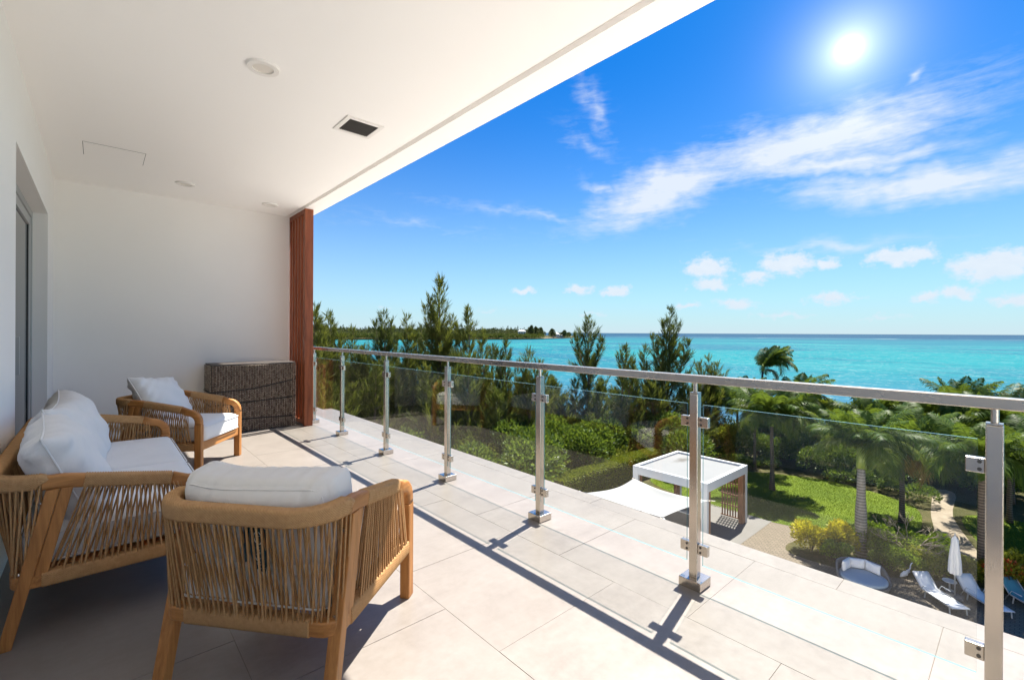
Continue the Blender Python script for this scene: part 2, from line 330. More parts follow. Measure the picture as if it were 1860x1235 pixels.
M_PAVER = mat('sand_pavers', f_paver)
def f_sandpath(n):
    p = gpos(n); a = n.noise(p, 2, 5, 0.7); b = n.noise(p, 30, 4, 0.7)
    return pbsdf(n, n.ramp(n.m('MULTIPLY_ADD', a, 0.6, n.m('MULTIPLY', b, 0.4)), [(0.35, (0.20, 0.16, 0.115)), (0.65, (0.32, 0.27, 0.205))]), 0.9, spec=0.15, normal=bump(n, b, 0.5, 0.02))
M_SAND = mat('sandy_path', f_sandpath)
M_ROCK = mat('shore_rock', f_bark((0.16, 0.13, 0.10), (0.42, 0.37, 0.30)))
M_CONC = mat('grey_concrete', f_plaster((0.17, 0.16, 0.148), 0.12))
def f_roofdeck(n):
    p = ocoord(n); a = n.noise(p, 0.8, 4, 0.6, 0.4)
    s_ = n.node('ShaderNodeSeparateXYZ', {0: p})
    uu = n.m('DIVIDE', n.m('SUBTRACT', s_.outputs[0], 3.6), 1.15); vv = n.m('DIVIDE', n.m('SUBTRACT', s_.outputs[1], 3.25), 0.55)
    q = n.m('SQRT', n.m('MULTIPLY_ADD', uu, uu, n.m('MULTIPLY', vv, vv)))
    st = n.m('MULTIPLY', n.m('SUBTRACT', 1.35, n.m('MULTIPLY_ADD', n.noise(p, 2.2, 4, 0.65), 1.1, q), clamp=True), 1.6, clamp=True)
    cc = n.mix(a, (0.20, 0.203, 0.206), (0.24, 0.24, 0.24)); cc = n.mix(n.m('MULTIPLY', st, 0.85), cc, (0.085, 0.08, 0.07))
    return pbsdf(n, cc, 0.7, spec=0.3)
M_BOUNCE = mat('bounce_limestone', f_plaster((0.74, 0.70, 0.64), 0.06))  # pale ground for the added reflector below the balcony
M_DECK = mat('roof_deck_stained', f_roofdeck)
M_SAIL = mat('sail_cloth', lambda n: n.node('ShaderNodeMixShader', {0: 0.25, 1: pbsdf(n, (0.40, 0.40, 0.395), 0.8), 2: n.node('ShaderNodeBsdfTranslucent', {'Color': (0.4, 0.39, 0.37, 1)}).outputs[0]}).outputs[0])
M_BLUEFAB = mat('pale_blue_cloth', f_fabric((0.36, 0.43, 0.47)))
M_TEALFAB = mat('teal_cloth', f_fabric((0.06, 0.22, 0.27)))
M_GREYWICK = mat('grey_wicker', lambda n: pbsdf(n, n.ramp(n.node('ShaderNodeTexWave', {'Vector': ocoord(n), 'Scale': 14.0, 'Distortion': 2.0}, bands_direction='Z').outputs[0], [(0.2, (0.055, 0.055, 0.055)), (0.8, (0.19, 0.185, 0.175))]), 0.6))

SEA_Z = -10.6; GND = -9.7
def f_sea(n):
    p = gpos(n); s_ = n.node('ShaderNodeSeparateXYZ', {0: p}); X, Y = s_.outputs[0], s_.outputs[1]
    dist = n.m('SQRT', n.m('MULTIPLY_ADD', X, X, n.m('MULTIPLY', Y, Y)))
    ld = n.m('LOGARITHM', n.m('MAXIMUM', dist, 10.0), 10.0)                # 1.8 = 63 m, 3.2 = 1.6 km
    wob = n.noise(n.vmap(p, (0.004, 0.004, 1)), 1.0, 4, 0.6)
    big = n.noise(n.vmap(p, (0.008, 0.003, 1), loc=(3.1, 0, 0), rot=(0, 0, R(42))), 1.0, 5, 0.6, 0.6)
    t = n.m('MULTIPLY_ADD', n.m('SUBTRACT', wob, 0.5), 0.26, ld)
    t = n.m('DIVIDE', n.m('SUBTRACT', t, 1.7), 2.6)
    cc = n.ramp(t, [(0.0, (0.036, 0.085, 0.150)), (0.09, (0.022, 0.095, 0.160)), (0.18, (0.010, 0.135, 0.165)), (0.30, (0.004, 0.150, 0.168)), (0.40, (0.003, 0.148, 0.165)),
                    (0.485, (0.014, 0.118, 0.148)), (0.54, (0.010, 0.060, 0.112)), (0.585, (0.003, 0.028, 0.082)), (0.9, (0.002, 0.018, 0.066))])
    cc = n.mix(n.m('MULTIPLY', n.m('SUBTRACT', big, 0.50, clamp=True), 2.6, clamp=True), cc, n.mix(0.7, cc, (0.040, 0.215, 0.205)))
    grass_ = n.m('MULTIPLY', n.m('SUBTRACT', n.noise(n.vmap(p, (0.011, 0.0045, 1), rot=(0, 0, R(42))), 1.0, 6, 0.62, 0.8), 0.45, clamp=True), 7.0, clamp=True)
    mid = n.m('MULTIPLY', n.m('GREATER_THAN', ld, 2.05), n.m('LESS_THAN', ld, 3.25))
    cc = n.mix(n.m('MULTIPLY', n.m('MULTIPLY', grass_, mid), 0.9), cc, (0.008, 0.085, 0.135))
    # broken water on the reef
    reef = n.m('POWER', 2.718, n.m('MULTIPLY', n.m('POWER', n.m('DIVIDE', n.m('SUBTRACT', n.m('MULTIPLY_ADD', n.m('SUBTRACT', wob, 0.5), 0.1, ld), 3.16), 0.035), 2.0), -1.0))
    fo = n.m('MULTIPLY', n.m('SUBTRACT', n.noise(n.vmap(p, (0.016, 0.016, 1)), 1.0, 5, 0.7), 0.50, clamp=True), 5.0, clamp=True)
    cc = n.mix(n.m('MULTIPLY', n.m('MULTIPLY', reef, fo), 0.7), cc, (0.30, 0.33, 0.34))
    # small wind waves; near water carries sun glints painted as pale specks
    w1 = n.noise(n.vmap(p, (0.55, 0.28, 1), rot=(0, 0, 0.5)), 1.0, 4, 0.65, 0.6); w2 = n.noise(n.vmap(p, (2.2, 1.2, 1), rot=(0, 0, 0.2)), 1.0, 3, 0.6)
    w3 = n.noise(n.vmap(p, (0.10, 0.05, 1), rot=(0, 0, 0.6)), 1.0, 3, 0.6)
    h = n.m('ADD', n.m('MULTIPLY', w1, 0.5), n.m('MULTIPLY_ADD', w2, 0.18, n.m('MULTIPLY', w3, 1.2)))
    cc = n.mix(n.m('MULTIPLY', n.m('SUBTRACT', w1, 0.5, clamp=True), 2.2, clamp=True), cc, (0.045, 0.20, 0.215))
    cc = n.mix(n.m('MULTIPLY', n.m('SUBTRACT', 0.5, w3, clamp=True), 2.6, clamp=True), cc, (0.004, 0.085, 0.120))
    near = n.m('LESS_THAN', dist, 700.0)
    caps = n.m('MULTIPLY', n.m('GREATER_THAN', n.m('MULTIPLY_ADD', w2, 0.6, n.m('MULTIPLY', w1, 0.6)), 0.705), near)  # sun glints, put into the water colour as specks
    cc = n.mix(n.m('MULTIPLY', caps, 0.6), cc, (0.22, 0.27, 0.27))
    nb = n.node('ShaderNodeBump', {'Height': h, 'Strength': 0.55, 'Distance': 0.5}).outputs[0]
    df = n.node('ShaderNodeBsdfDiffuse', {'Color': cc, 'Normal': nb}); gs = n.node('ShaderNodeBsdfGlossy', {'Color': (1, 1, 1, 1), 'Roughness': 0.22, 'Normal': nb})
    return n.node('ShaderNodeMixShader', {0: 0.07, 1: df.outputs[0], 2: gs.outputs[0]}).outputs[0]
M_SEA = mat('lagoon_water', f_sea)
M_FARLEAF = mat('mangrove_leaf', f_leaf([(0.2, (0.055, 0.075, 0.022)), (0.5, (0.115, 0.13, 0.03)), (0.8, (0.18, 0.18, 0.045))], 0.15, 0.7, 0.1, 0.02))
M_FARDARK = mat('far_tree_leaf', f_leaf([(0.2, (0.038, 0.055, 0.028)), (0.5, (0.07, 0.085, 0.036)), (0.8, (0.12, 0.13, 0.05))], 0.15, 0.7, 0.1, 0.02))
M_FARROOF = mat('pale_roof', lambda n: pbsdf(n, (0.34, 0.37, 0.40), 0.5))
M_FARWALL = mat('pale_wall', lambda n: pbsdf(n, (0.66, 0.62, 0.54), 0.8))
M_FARBLUE = mat('blue_wall', lambda n: pbsdf(n, (0.25, 0.42, 0.58), 0.8))
M_FARWIN = mat('dark_window', lambda n: pbsdf(n, (0.04, 0.05, 0.06), 0.2))

# ------------------------------------------------------------------ mesh helpers
def link(o, parent=None):
    COL.objects.link(o)
    if parent is not None: o.parent = parent
    return o
def tag(o, label=None, cat=None, group=None, kind=None):
    if label: o['label'] = label
    if cat: o['category'] = cat
    if group: o['group'] = group
    if kind: o['kind'] = kind
    return o
def thing(name, loc=(0, 0, 0), rz=0.0, label=None, cat=None, group=None):
    o = bpy.data.objects.new(name, None); link(o); o.location = loc; o.rotation_euler = (0, 0, rz); o.empty_display_size = 0.1
    return tag(o, label, cat, group)
def put(name, mesh, parent=None, loc=(0, 0, 0), rot=(0, 0, 0), scale=(1, 1, 1)):
    o = bpy.data.objects.new(name, mesh); link(o, parent); o.location = loc; o.rotation_euler = rot; o.scale = scale
    return o
def copy_tree(o, parent=None):
    c = o.copy(); link(c); c.parent = parent
    for ch in list(o.children): copy_tree(ch, c)
    return c
def np_mesh(name, V, F, material, smooth=False):
    """V (n,3), F (m,k) arrays"""
    me = bpy.data.meshes.new(name); V = np.asarray(V, np.float32); F = np.asarray(F, np.int32); k = F.shape[1]
    me.vertices.add(len(V)); me.vertices.foreach_set('co', V.ravel())
    me.loops.add(F.size); me.loops.foreach_set('vertex_index', F.ravel())
    me.polygons.add(len(F)); me.polygons.foreach_set('loop_start', np.arange(0, F.size, k, dtype=np.int32))
    if smooth: me.polygons.foreach_set('use_smooth', np.ones(len(F), bool))
    me.update(calc_edges=True)
    if material: me.materials.append(material)
    return me
class MB:
    def __init__(self): self.v = []; self.f = []
    def add(self, vs, fs):
        b = len(self.v); self.v += [tuple(p) for p in vs]; self.f += [tuple(i + b for i in q) for q in fs]; return self
    def box(self, x0, x1, y0, y1, z0, z1, M=None):
        vs = [(x0, y0, z0), (x1, y0, z0), (x1, y1, z0), (x0, y1, z0), (x0, y0, z1), (x1, y0, z1), (x1, y1, z1), (x0, y1, z1)]
        if M is not None: vs = [M @ Vector(p) for p in vs]
        return self.add(vs, [(0, 3, 2, 1), (4, 5, 6, 7), (0, 1, 5, 4), (1, 2, 6, 5), (2, 3, 7, 6), (3, 0, 4, 7)])
    def bar(self, p0, p1, w, h, up=(0, 0, 1)):
        """rectangular bar from p0 to p1, w across, h along up"""
        p0, p1 = Vector(p0), Vector(p1); t = (p1 - p0).normalized(); s = t.cross(Vector(up)).normalized(); u = s.cross(t)
        vs = [p + s * a * w / 2 + u * b * h / 2 for p in (p0, p1) for a, b in ((-1, -1), (1, -1), (1, 1), (-1, 1))]
        return self.add(vs, [(0, 3, 2, 1)[::-1], (4, 5, 6, 7)[::-1], (0, 4, 5, 1), (1, 5, 6, 2), (2, 6, 7, 3), (3, 7, 4, 0)])
    def tube(self, pts, radii, n=6, caps=True):
        pts = [Vector(p) for p in pts]
        if not hasattr(radii, '__len__'): radii = [radii] * len(pts)
        rings = []
        for i, p in enumerate(pts):
            t = (pts[min(i + 1, len(pts) - 1)] - pts[max(i - 1, 0)]).normalized()
            ref = Vector((1, 0, 0)) if abs(t.x) < 0.8 else Vector((0, 1, 0))
            a = t.cross(ref).normalized(); b = t.cross(a)
            rings.append([p + (a * math.cos(k * 2 * math.pi / n) + b * math.sin(k * 2 * math.pi / n)) * radii[i] for k in range(n)])
        vs = [q for r_ in rings for q in r_]
        fs = [(i * n + k, i * n + (k + 1) % n, (i + 1) * n + (k + 1) % n, (i + 1) * n + k) for i in range(len(pts) - 1) for k in range(n)]
        if caps: fs += [tuple(range(n))[::-1], tuple(range((len(pts) - 1) * n, len(pts) * n))]
        return self.add(vs, fs)
    def sweep(self, pts, prof, side=None, scales=None, caps=True):
        """profile [(a,b)] swept along pts: a along side, b along up; side fixed or from world up"""
        pts = [Vector(p) for p in pts]; n = len(prof); vs = []
        for i, p in enumerate(pts):
            t = (pts[min(i + 1, len(pts) - 1)] - pts[max(i - 1, 0)]).normalized()
            s = Vector(side) if side is not None else t.cross(Vector((0, 0, 1))).normalized()
            u = s.cross(t).normalized(); k = scales[i] if scales else 1.0
            vs += [p + s * a * k + u * b * k for a, b in prof]
        fs = [(i * n + k, i * n + (k + 1) % n, (i + 1) * n + (k + 1) % n, (i + 1) * n + k) for i in range(len(pts) - 1) for k in range(n)]
        if caps: fs += [tuple(range(n))[::-1], tuple(range((len(pts) - 1) * n, len(pts) * n))]
        return self.add(vs, fs)
    def mesh(self, name, material=None, smooth=False):
        me = bpy.data.meshes.new(name); me.from_pydata(self.v, [], self.f); me.update()
        bm = bmesh.new(); bm.from_mesh(me); bmesh.ops.recalc_face_normals(bm, faces=bm.faces); bm.to_mesh(me); bm.free()
        if smooth: me.polygons.foreach_set('use_smooth', [True] * len(me.polygons))
        if material: me.materials.append(material)
        return me
    def build(self, name, material, parent=None, smooth=False, bevel=0.0, loc=(0, 0, 0), seg=2, autosmooth=None):
        o = put(name, self.mesh(name, material, smooth), parent, loc)
        if bevel:
            m = o.modifiers.new('bevel', 'BEVEL'); m.width = bevel; m.segments = seg; m.limit_method = 'ANGLE'; m.angle_limit = R(40)
        return o
def rrect(hw, hh, r, n=3):
    out = []
    for cx, cy_, a0 in ((hw - r, hh - r, 0), (-hw + r, hh - r, 90), (-hw + r, -hh + r, 180), (hw - r, -hh + r, 270)):
        for k in range(n + 1):
            a = R(a0 + 90 * k / n); out.append((cx + r * math.cos(a), cy_ + r * math.sin(a)))
    return out
def resample(pts, step):
    P = [Vector(p) for p in pts]; out = [P[0].copy()]; acc = 0.0; cum_ = [0.0]
    for a, b in zip(P, P[1:]): cum_.append(cum_[-1] + (b - a).length)
    n = max(2, int(round(cum_[-1] / step))); j = 0; out = []
    for i in range(n + 1):
        s = cum_[-1] * i / n
        while j < len(P) - 2 and cum_[j + 1] < s: j += 1
        d = cum_[j + 1] - cum_[j]; out.append(P[j].lerp(P[j + 1], (s - cum_[j]) / d if d else 0))
    return out
def rbox_mesh(name, w, d, h, r, n, fn, material):
    """rounded box with n cells a side; fn(u,v,s,p) -> displaced p, u,v,s in -1..1"""
    bm = bmesh.new(); idx = {}
    def vert(a, b, c):
        key = (round(a, 5), round(b, 5), round(c, 5))
        if key in idx: return idx[key]
        q = Vector((a * w / 2, b * d / 2, c * h / 2))
        inner = Vector((max(-w / 2 + r, min(w / 2 - r, q.x)), max(-d / 2 + r, min(d / 2 - r, q.y)), max(-h / 2 + r, min(h / 2 - r, q.z))))
        dv = q - inner; p = inner + (dv.normalized() * r if dv.length > 1e-9 else dv)
        p = fn(a, b, c, p) if fn else p
        idx[key] = bm.verts.new(p); return idx[key]
    def grid(f, na, nb):
        for i in range(na):
            for j in range(nb):
                a0, a1, b0, b1 = -1 + 2 * i / na, -1 + 2 * (i + 1) / na, -1 + 2 * j / nb, -1 + 2 * (j + 1) / nb
                q = [vert(*f(a0, b0)), vert(*f(a1, b0)), vert(*f(a1, b1)), vert(*f(a0, b1))]
                if len(set(q)) == 4: bm.faces.new(q)
    nz = max(4, n // 4)
    e = lambda t: math.copysign(abs(t) ** 0.8, t)
    grid(lambda a, b: (e(a), e(b), 1), n, n); grid(lambda a, b: (e(a), -e(b), -1), n, n)
    grid(lambda a, b: (e(a), -1, b), n, nz); grid(lambda a, b: (-e(a), 1, b), n, nz)
    grid(lambda a, b: (1, e(a), b), n, nz); grid(lambda a, b: (-1, -e(a), b), n, nz)
    bmesh.ops.recalc_face_normals(bm, faces=bm.faces)
    me = bpy.data.meshes.new(name); bm.to_mesh(me); bm.free()
    me.polygons.foreach_set('use_smooth', [True] * len(me.polygons)); me.materials.append(material)
    return me
def pillow_mesh(name, w, h, t, material, seed=0, n=28):
    """soft loose cushion standing in the xz plane, thickness along y"""
    rg = random.Random(seed); ph = [rg.uniform(0, 6.28) for _ in range(8)]
    V = []; F = []; N = n + 1
    for side in (1, -1):
        for j in range(N):
            for i in range(N):
                u, v = -1 + 2 * i / n, -1 + 2 * j / n
                k = max(0.0, (1 - abs(u) ** 3.2) * (1 - abs(v) ** 3.2)) ** 0.48
                ex = 1 - 0.07 * (1 - v * v) ; ez = 1 - 0.07 * (1 - u * u)
                wr = 0.007 * math.sin(5 * u + 3 * v + ph[0]) + 0.005 * math.sin(7 * v - 4 * u + ph[1]) + 0.004 * math.sin(13 * u * v + ph[2])
                edge = (abs(u) ** 4 + abs(v) ** 4) * 0.012 * math.sin(17 * (u + v) + ph[3])
                V.append((u * w / 2 * ex, side * (t / 2 * k + (wr + edge) * min(1, k * 2)), v * h / 2 * ez))
    for sd_ in (0, 1):
        o = sd_ * N * N
        for j in range(n):
            for i in range(n):
                q = (o + j * N + i, o + j * N + i + 1, o + (j + 1) * N + i + 1, o + (j + 1) * N + i)
                F.append(q[::-1] if sd_ == 0 else q)
    bm = bmesh.new(); vs_ = [bm.verts.new(p) for p in V]
    for q in F: bm.faces.new([vs_[i] for i in q])
    bmesh.ops.remove_doubles(bm, verts=bm.verts, dist=0.0005)
    bmesh.ops.recalc_face_normals(bm, faces=bm.faces)
    me = bpy.data.meshes.new(name); bm.to_mesh(me); bm.free()
    me.polygons.foreach_set('use_smooth', [True] * len(me.polygons)); me.materials.append(material)
    # seam piping round the edge
    pts = []
    for i in range(4 * n):
        s_, k = divmod(i, n); q = -1 + 2 * k / n
        u, v = [(q, -1), (1, q), (-q, 1), (-1, -q)][s_]
        pts.append((u * w / 2 * (1 - 0.07 * (1 - v * v)), 0, v * h / 2 * (1 - 0.07 * (1 - u * u))))
    pts.append(pts[0]); pm = MB().tube(pts, 0.0045, 5, caps=False).mesh('piping', material, True)
    return me, pm
# vectorised foliage: rhombic leaves
def leaves(P, D, L, Wd, rng, roll=None):
    P = np.asarray(P, float); D = np.asarray(D, float); D /= np.linalg.norm(D, axis=1)[:, None] + 1e-9
    A = rng.normal(size=D.shape); Sd = np.cross(D, A); Sd /= np.linalg.norm(Sd, axis=1)[:, None] + 1e-9
    L = np.broadcast_to(L, (len(P),))[:, None]; Wd = np.broadcast_to(Wd, (len(P),))[:, None]
    V = np.stack([P, P + D * L * 0.45 + Sd * Wd / 2, P + D * L, P + D * L * 0.45 - Sd * Wd / 2], 1).reshape(-1, 3)
    F = np.arange(len(P) * 4).reshape(-1, 4)
    return V, F
def join(parts):
    V = []; F = []; b = 0
    for v, f in parts: V.append(v); F.append(f + b); b += len(v)
    return np.concatenate(V), np.concatenate(F)
def sphere_dirs(n, rng):
    d = rng.normal(size=(n, 3)); return d / np.linalg.norm(d, axis=1)[:, None]

# ------------------------------------------------------------------ the balcony: slab, tiles, walls, ceiling
XW, XE, YB, YF = -0.38, 2.95, -1.9, 7.28     # house wall, slab edge, unseen near end opened for skylight, far wall
CEIL = 2.995
floor = tag(MB().box(XW - 0.6, XE - 0.004, YB - 0.3, YF + 0.6, -0.38, -0.0014).build('floor', M_GROUT), kind='structure')
ej = 0.0022
rowx = [XW - 0.58, 0.43, 1.22, 2.01, 2.80, XE]
offs = [0.64, 1.03, 1.43, 1.03, 1.43]; P_ = 0.79
tmesh = {}
for ri in range(5):
    x0, x1 = rowx[ri] + ej / 2, rowx[ri + 1] - ej / 2
    if ri == 4: x1 = XE
    k0 = math.floor((YB - offs[ri]) / P_)
    for k in range(k0, k0 + 20):
        y0, y1 = offs[ri] + k * P_ + ej / 2, offs[ri] + (k + 1) * P_ - ej / 2
        if y0 > YF + 0.3: break
        key = ri
        if key not in tmesh:
            tmesh[key] = MB().box(0, x1 - x0, 0, y1 - y0, -0.0155, 0.0).mesh('tile', M_TILE)
        t = put('tile', tmesh[key], floor, (x0, y0, 0.0004 * ((k * 7 + ri * 3) % 3)))
# house wall with the recessed sliding-door opening
DO0, DO1, DOH = 4.14, 6.52, 2.46
wl = MB()
wl.box(XW - 0.35, XW, YB - 9.0, DO0, 0, CEIL + 0.3); wl.box(XW - 0.35, XW, DO1, YF + 0.3, 0, CEIL + 0.3); wl.box(XW - 0.35, XW, DO0, DO1, DOH, CEIL + 0.3)  # runs on past the unseen end to bounce sunlight inside
tag(wl.build('wall_left', M_WALL), kind='structure')
tag(MB().box(XW, 2.10, YF, YF + 0.3, 0, CEIL + 0.3).build('wall_far', M_WALL), kind='structure')
ce = MB()
ce.box(XW, 2.055, YB, YF, CEIL, CEIL + 0.25); ce.box(2.055, 2.105, YB, YF, CEIL + 0.035, CEIL + 0.25); ce.box(2.105, 2.325, YB - 0.3, YF + 0.3, CEIL - 0.004, CEIL + 0.25)
ce.box(XW - 0.35, 2.325, YB - 0.3, YF + 0.3, CEIL + 0.301, CEIL + 0.6)
tag(ce.build('ceiling', M_CEIL), kind='structure')
tag(MB().box(-9, 1.9, YB - 6, YF + 6, GND - 0.2, -0.40).build('facade_wall', M_WALL), kind='structure')
room = MB(); room.box(XW - 3.2, XW - 3.1, DO0 - 1, DO1 + 1, 0, 2.8); room.box(XW - 3.1, XW - 0.36, DO0 - 1, DO1 + 1, -0.01, 0.0); room.box(XW - 3.1, XW - 0.36, DO0 - 1, DO1 + 1, 2.8, 2.9)
tag(room.build('room_wall', M_WALL), kind='structure')
# sliding door
dr = thing('sliding_door', (XW - 0.165, DO0, 0), 0, 'tall grey aluminium sliding glass door recessed in the white wall behind the sofa', 'door')
DL = DO1 - DO0
fr = MB(); fr.box(-0.06, 0.06, 0, 0.05, 0, DOH); fr.box(-0.06, 0.06, DL - 0.05, DL, 0, DOH); fr.box(-0.06, 0.06, 0.05, DL - 0.05, DOH - 0.06, DOH); fr.box(-0.06, 0.06, 0.05, DL - 0.05, 0.001, 0.03)
fr.build('door_frame', M_ALU, dr, bevel=0.002)
for k, (a, b, xo) in enumerate(((0.055, DL / 2 + 0.04, -0.030), (DL / 2 - 0.04, DL - 0.055, 0.030))):
    sM = MB(); z0, z1 = 0.034, DOH - 0.064
    sM.box(xo - 0.02, xo + 0.02, a, a + 0.08, z0, z1); sM.box(xo - 0.02, xo + 0.02, b - 0.08, b, z0, z1); sM.box(xo - 0.02, xo + 0.02, a + 0.08, b - 0.08, z1 - 0.08, z1); sM.box(xo - 0.02, xo + 0.02, a + 0.08, b - 0.08, z0, z0 + 0.1)
    pn = sM.build('door_panel', M_ALU, dr, bevel=0.002)
    MB().box(xo - 0.006, xo + 0.006, a + 0.085, b - 0.085, z0 + 0.105, z1 - 0.085).build('pane', M_DOORGLASS, pn)
    g_ = MB(); g_.box(xo - 0.012, xo + 0.012, a + 0.078, a + 0.09, z0 + 0.1, z1 - 0.08); g_.box(xo - 0.012, xo + 0.012, b - 0.09, b - 0.078, z0 + 0.1, z1 - 0.08); g_.build('gasket', M_GASKET, pn)
    MB().box(xo + 0.02, xo + 0.05, (b - 0.05) if k == 0 else a + 0.03, (b - 0.03) if k == 0 else a + 0.05, 0.95, 1.25).build('door_handle', M_ALU, pn, bevel=0.004)
# access hatch, downlights, vent, groove already in the ceiling mesh
hx0, hx1, hy0, hy1 = -0.11, 0.33, 5.64, 6.05
h_ = thing('access_panel', ((hx0 + hx1) / 2, (hy0 + hy1) / 2, CEIL), 0, 'flush rectangular white access panel in the ceiling', 'access panel')
a_, b_ = (hx1 - hx0) / 2, (hy1 - hy0) / 2
MB().box(-a_ - 0.004, a_ + 0.004, -b_ - 0.004, b_ + 0.004, -0.0012, 0.0).build('shadow_gap', M_VENT, h_)
MB().box(-a_, a_, -b_, b_, -0.004, -0.0013).build('panel', M_CEIL, h_)
def ring_mesh(r0, r1, z0, z1, n=40):
    m = MB(); vs = []; fs = []
    for k in range(n):
        c, s_ = math.cos(2 * math.pi * k / n), math.sin(2 * math.pi * k / n)
        vs += [(r1 * c, r1 * s_, z1), ((r1 - 0.006) * c, (r1 - 0.006) * s_, z0), (r0 * c, r0 * s_, z0), (r0 * c, r0 * s_, z1)]
    for k in range(n):
        j = (k + 1) % n
        for q in range(4): fs.append((k * 4 + q, k * 4 + (q + 1) % 4, j * 4 + (q + 1) % 4, j * 4 + q))
    return m.add(vs, fs)
def disc(m, r, z, n=40):
    return m.add([(r * math.cos(2 * math.pi * k / n), r * math.sin(2 * math.pi * k / n), z) for k in range(n)], [tuple(range(n))])
ring_me = ring_mesh(0.062, 0.098, -0.016, 0.0).mesh('trim_ring', M_PLASTIC); lens_me = disc(MB(), 0.0625, -0.007).mesh('lens', M_LENS)
for (x, y, lab) in ((0.78, 3.27, 'round white recessed ceiling light, largest, overhead of the sofa'), (0.74, 6.45, 'round recessed ceiling light between the access panel and the far wall'),
                    (1.70, 6.74, 'small round recessed ceiling light near the wooden screen')):
    t = thing('recessed_light', (x, y, CEIL), 0, lab, 'ceiling light', 'recessed ceiling lights'); put('trim_ring', ring_me, t); put('lens', lens_me, t)
v = thing('ceiling_vent', (1.60, 3.70, CEIL), 0, 'square ceiling air vent with dark grille and white frame', 'vent')
a_ = 0.155; fm = MB()
fm.box(-a_, a_, -a_, -a_ + 0.035, -0.010, 0); fm.box(-a_, a_, a_ - 0.035, a_, -0.010, 0); fm.box(-a_, -a_ + 0.035, -a_ + 0.035, a_ - 0.035, -0.010, 0); fm.box(a_ - 0.035, a_, -a_ + 0.035, a_ - 0.035, -0.010, 0)
fm.build('frame', M_PLASTIC, v, bevel=0.002); MB().box(-a_ + 0.035, a_ - 0.035, -a_ + 0.035, a_ - 0.035, -0.002, 0).build('duct', M_GASKET, v)
gm = MB()
for k in range(1, 16):
    q = -a_ + 0.035 + k * (2 * a_ - 0.07) / 16
    gm.box(q - 0.0015, q + 0.0015, -a_ + 0.035, a_ - 0.035, -0.009, -0.003); gm.box(-a_ + 0.035, a_ - 0.035, q - 0.0015, q + 0.0015, -0.0085, -0.0035)
tag(gm.build('grille', M_VENT, v), kind='stuff')
# weatherproof outlet on the far wall
t = thing('outlet_box', (-0.27, YF, 0.54), 0, 'small dark grey outdoor outlet box low on the far wall behind the sofa', 'outlet')
MB().box(-0.05, 0.05, -0.045, 0, -0.07, 0.07).build('back_box', M_GREYBOX, t, bevel=0.008); MB().box(-0.042, 0.042, -0.062, -0.0455, -0.055, 0.062).build('cover', M_GREYBOX, t, bevel=0.01)

# red hardwood screen at the far end
SX0, SX1, SY0, SY1 = 2.105, 2.215, 6.60, YF + 0.28
t = thing('wooden_screen', (SX0, SY0, 0), 0, 'tall reddish brown hardwood slat screen at the end of the railing', 'screen')
L_ = SY1 - SY0; H_ = CEIL - 0.006
MB().box(0, SX1 - SX0, 0, 0.045, 0.001, H_).build('post', M_IPE, t, bevel=0.003); MB().box(0, SX1 - SX0, L_ - 0.045, L_, 0.001, H_).build('post', M_IPE, t, bevel=0.003)
MB().box(0.004, SX1 - SX0 - 0.004, 0.046, L_ - 0.046, H_ - 0.06, H_ - 0.001).build('top_rail', M_IPE, t); MB().box(0.004, SX1 - SX0 - 0.004, 0.046, L_ - 0.046, 0.02, 0.075).build('bottom_rail', M_IPE, t)
slm = MB().box(-0.045, 0.045, -0.024, 0.024, 0.076, H_ - 0.061).mesh('slat', M_IPE)
ns = 7
for k in range(ns):
    put('slat', slm, t, ((SX1 - SX0) / 2 + 0.004, 0.045 + (L_ - 0.09) * (k + 0.5) / ns, 0), (0, 0, 0))

# ------------------------------------------------------------------ the glass railing
RX, RT = 2.30, 1.085
rail = thing('glass_railing', (RX, 0, 0), 0, 'stainless steel railing with clear glass panels along the balcony edge', 'railing')
posts = [-1.20, -0.16, 0.07, 1.14, 2.265, 3.41, 4.58, 5.78, 6.80]
YR0, YR1 = YB + 0.01, 6.93
MB().box(-0.025, 0.025, YR0, YR1, RT - 0.040, RT).build('handrail', M_RAIL, rail, bevel=0.004, seg=3)
pm = MB().box(-0.022, 0.022, -0.022, 0.022, 0.045, RT - 0.095).mesh('post', M_STEEL)
capm = MB().box(-0.021, 0.021, -0.021, 0.021, RT - 0.0945, RT - 0.089).mesh('post_cap', M_STEEL)
spm = MB().tube([(0, 0, RT - 0.0885), (0, 0, RT - 0.0405)], 0.011, 16).mesh('spigot', M_STEEL, False)
basem = MB().box(-0.058, 0.058, -0.058, 0.058, 0.001, 0.047).mesh('base_cover', M_STEEL)
clm = MB().box(-0.014, 0.014, 0.0225, 0.072, -0.026, 0.026).mesh('clamp', M_STEEL)
clm2 = MB().box(-0.014, 0.014, -0.072, -0.0225, -0.026, 0.026).mesh('clamp', M_STEEL)
scm = MB().tube([(-0.0142, 0, 0), (-0.0165, 0, 0)], 0.006, 12).mesh('screw', M_DARKMETAL)
GZ0, GZ1, CZ0, CZ1 = 0.115, 0.935, 0.195, 0.845
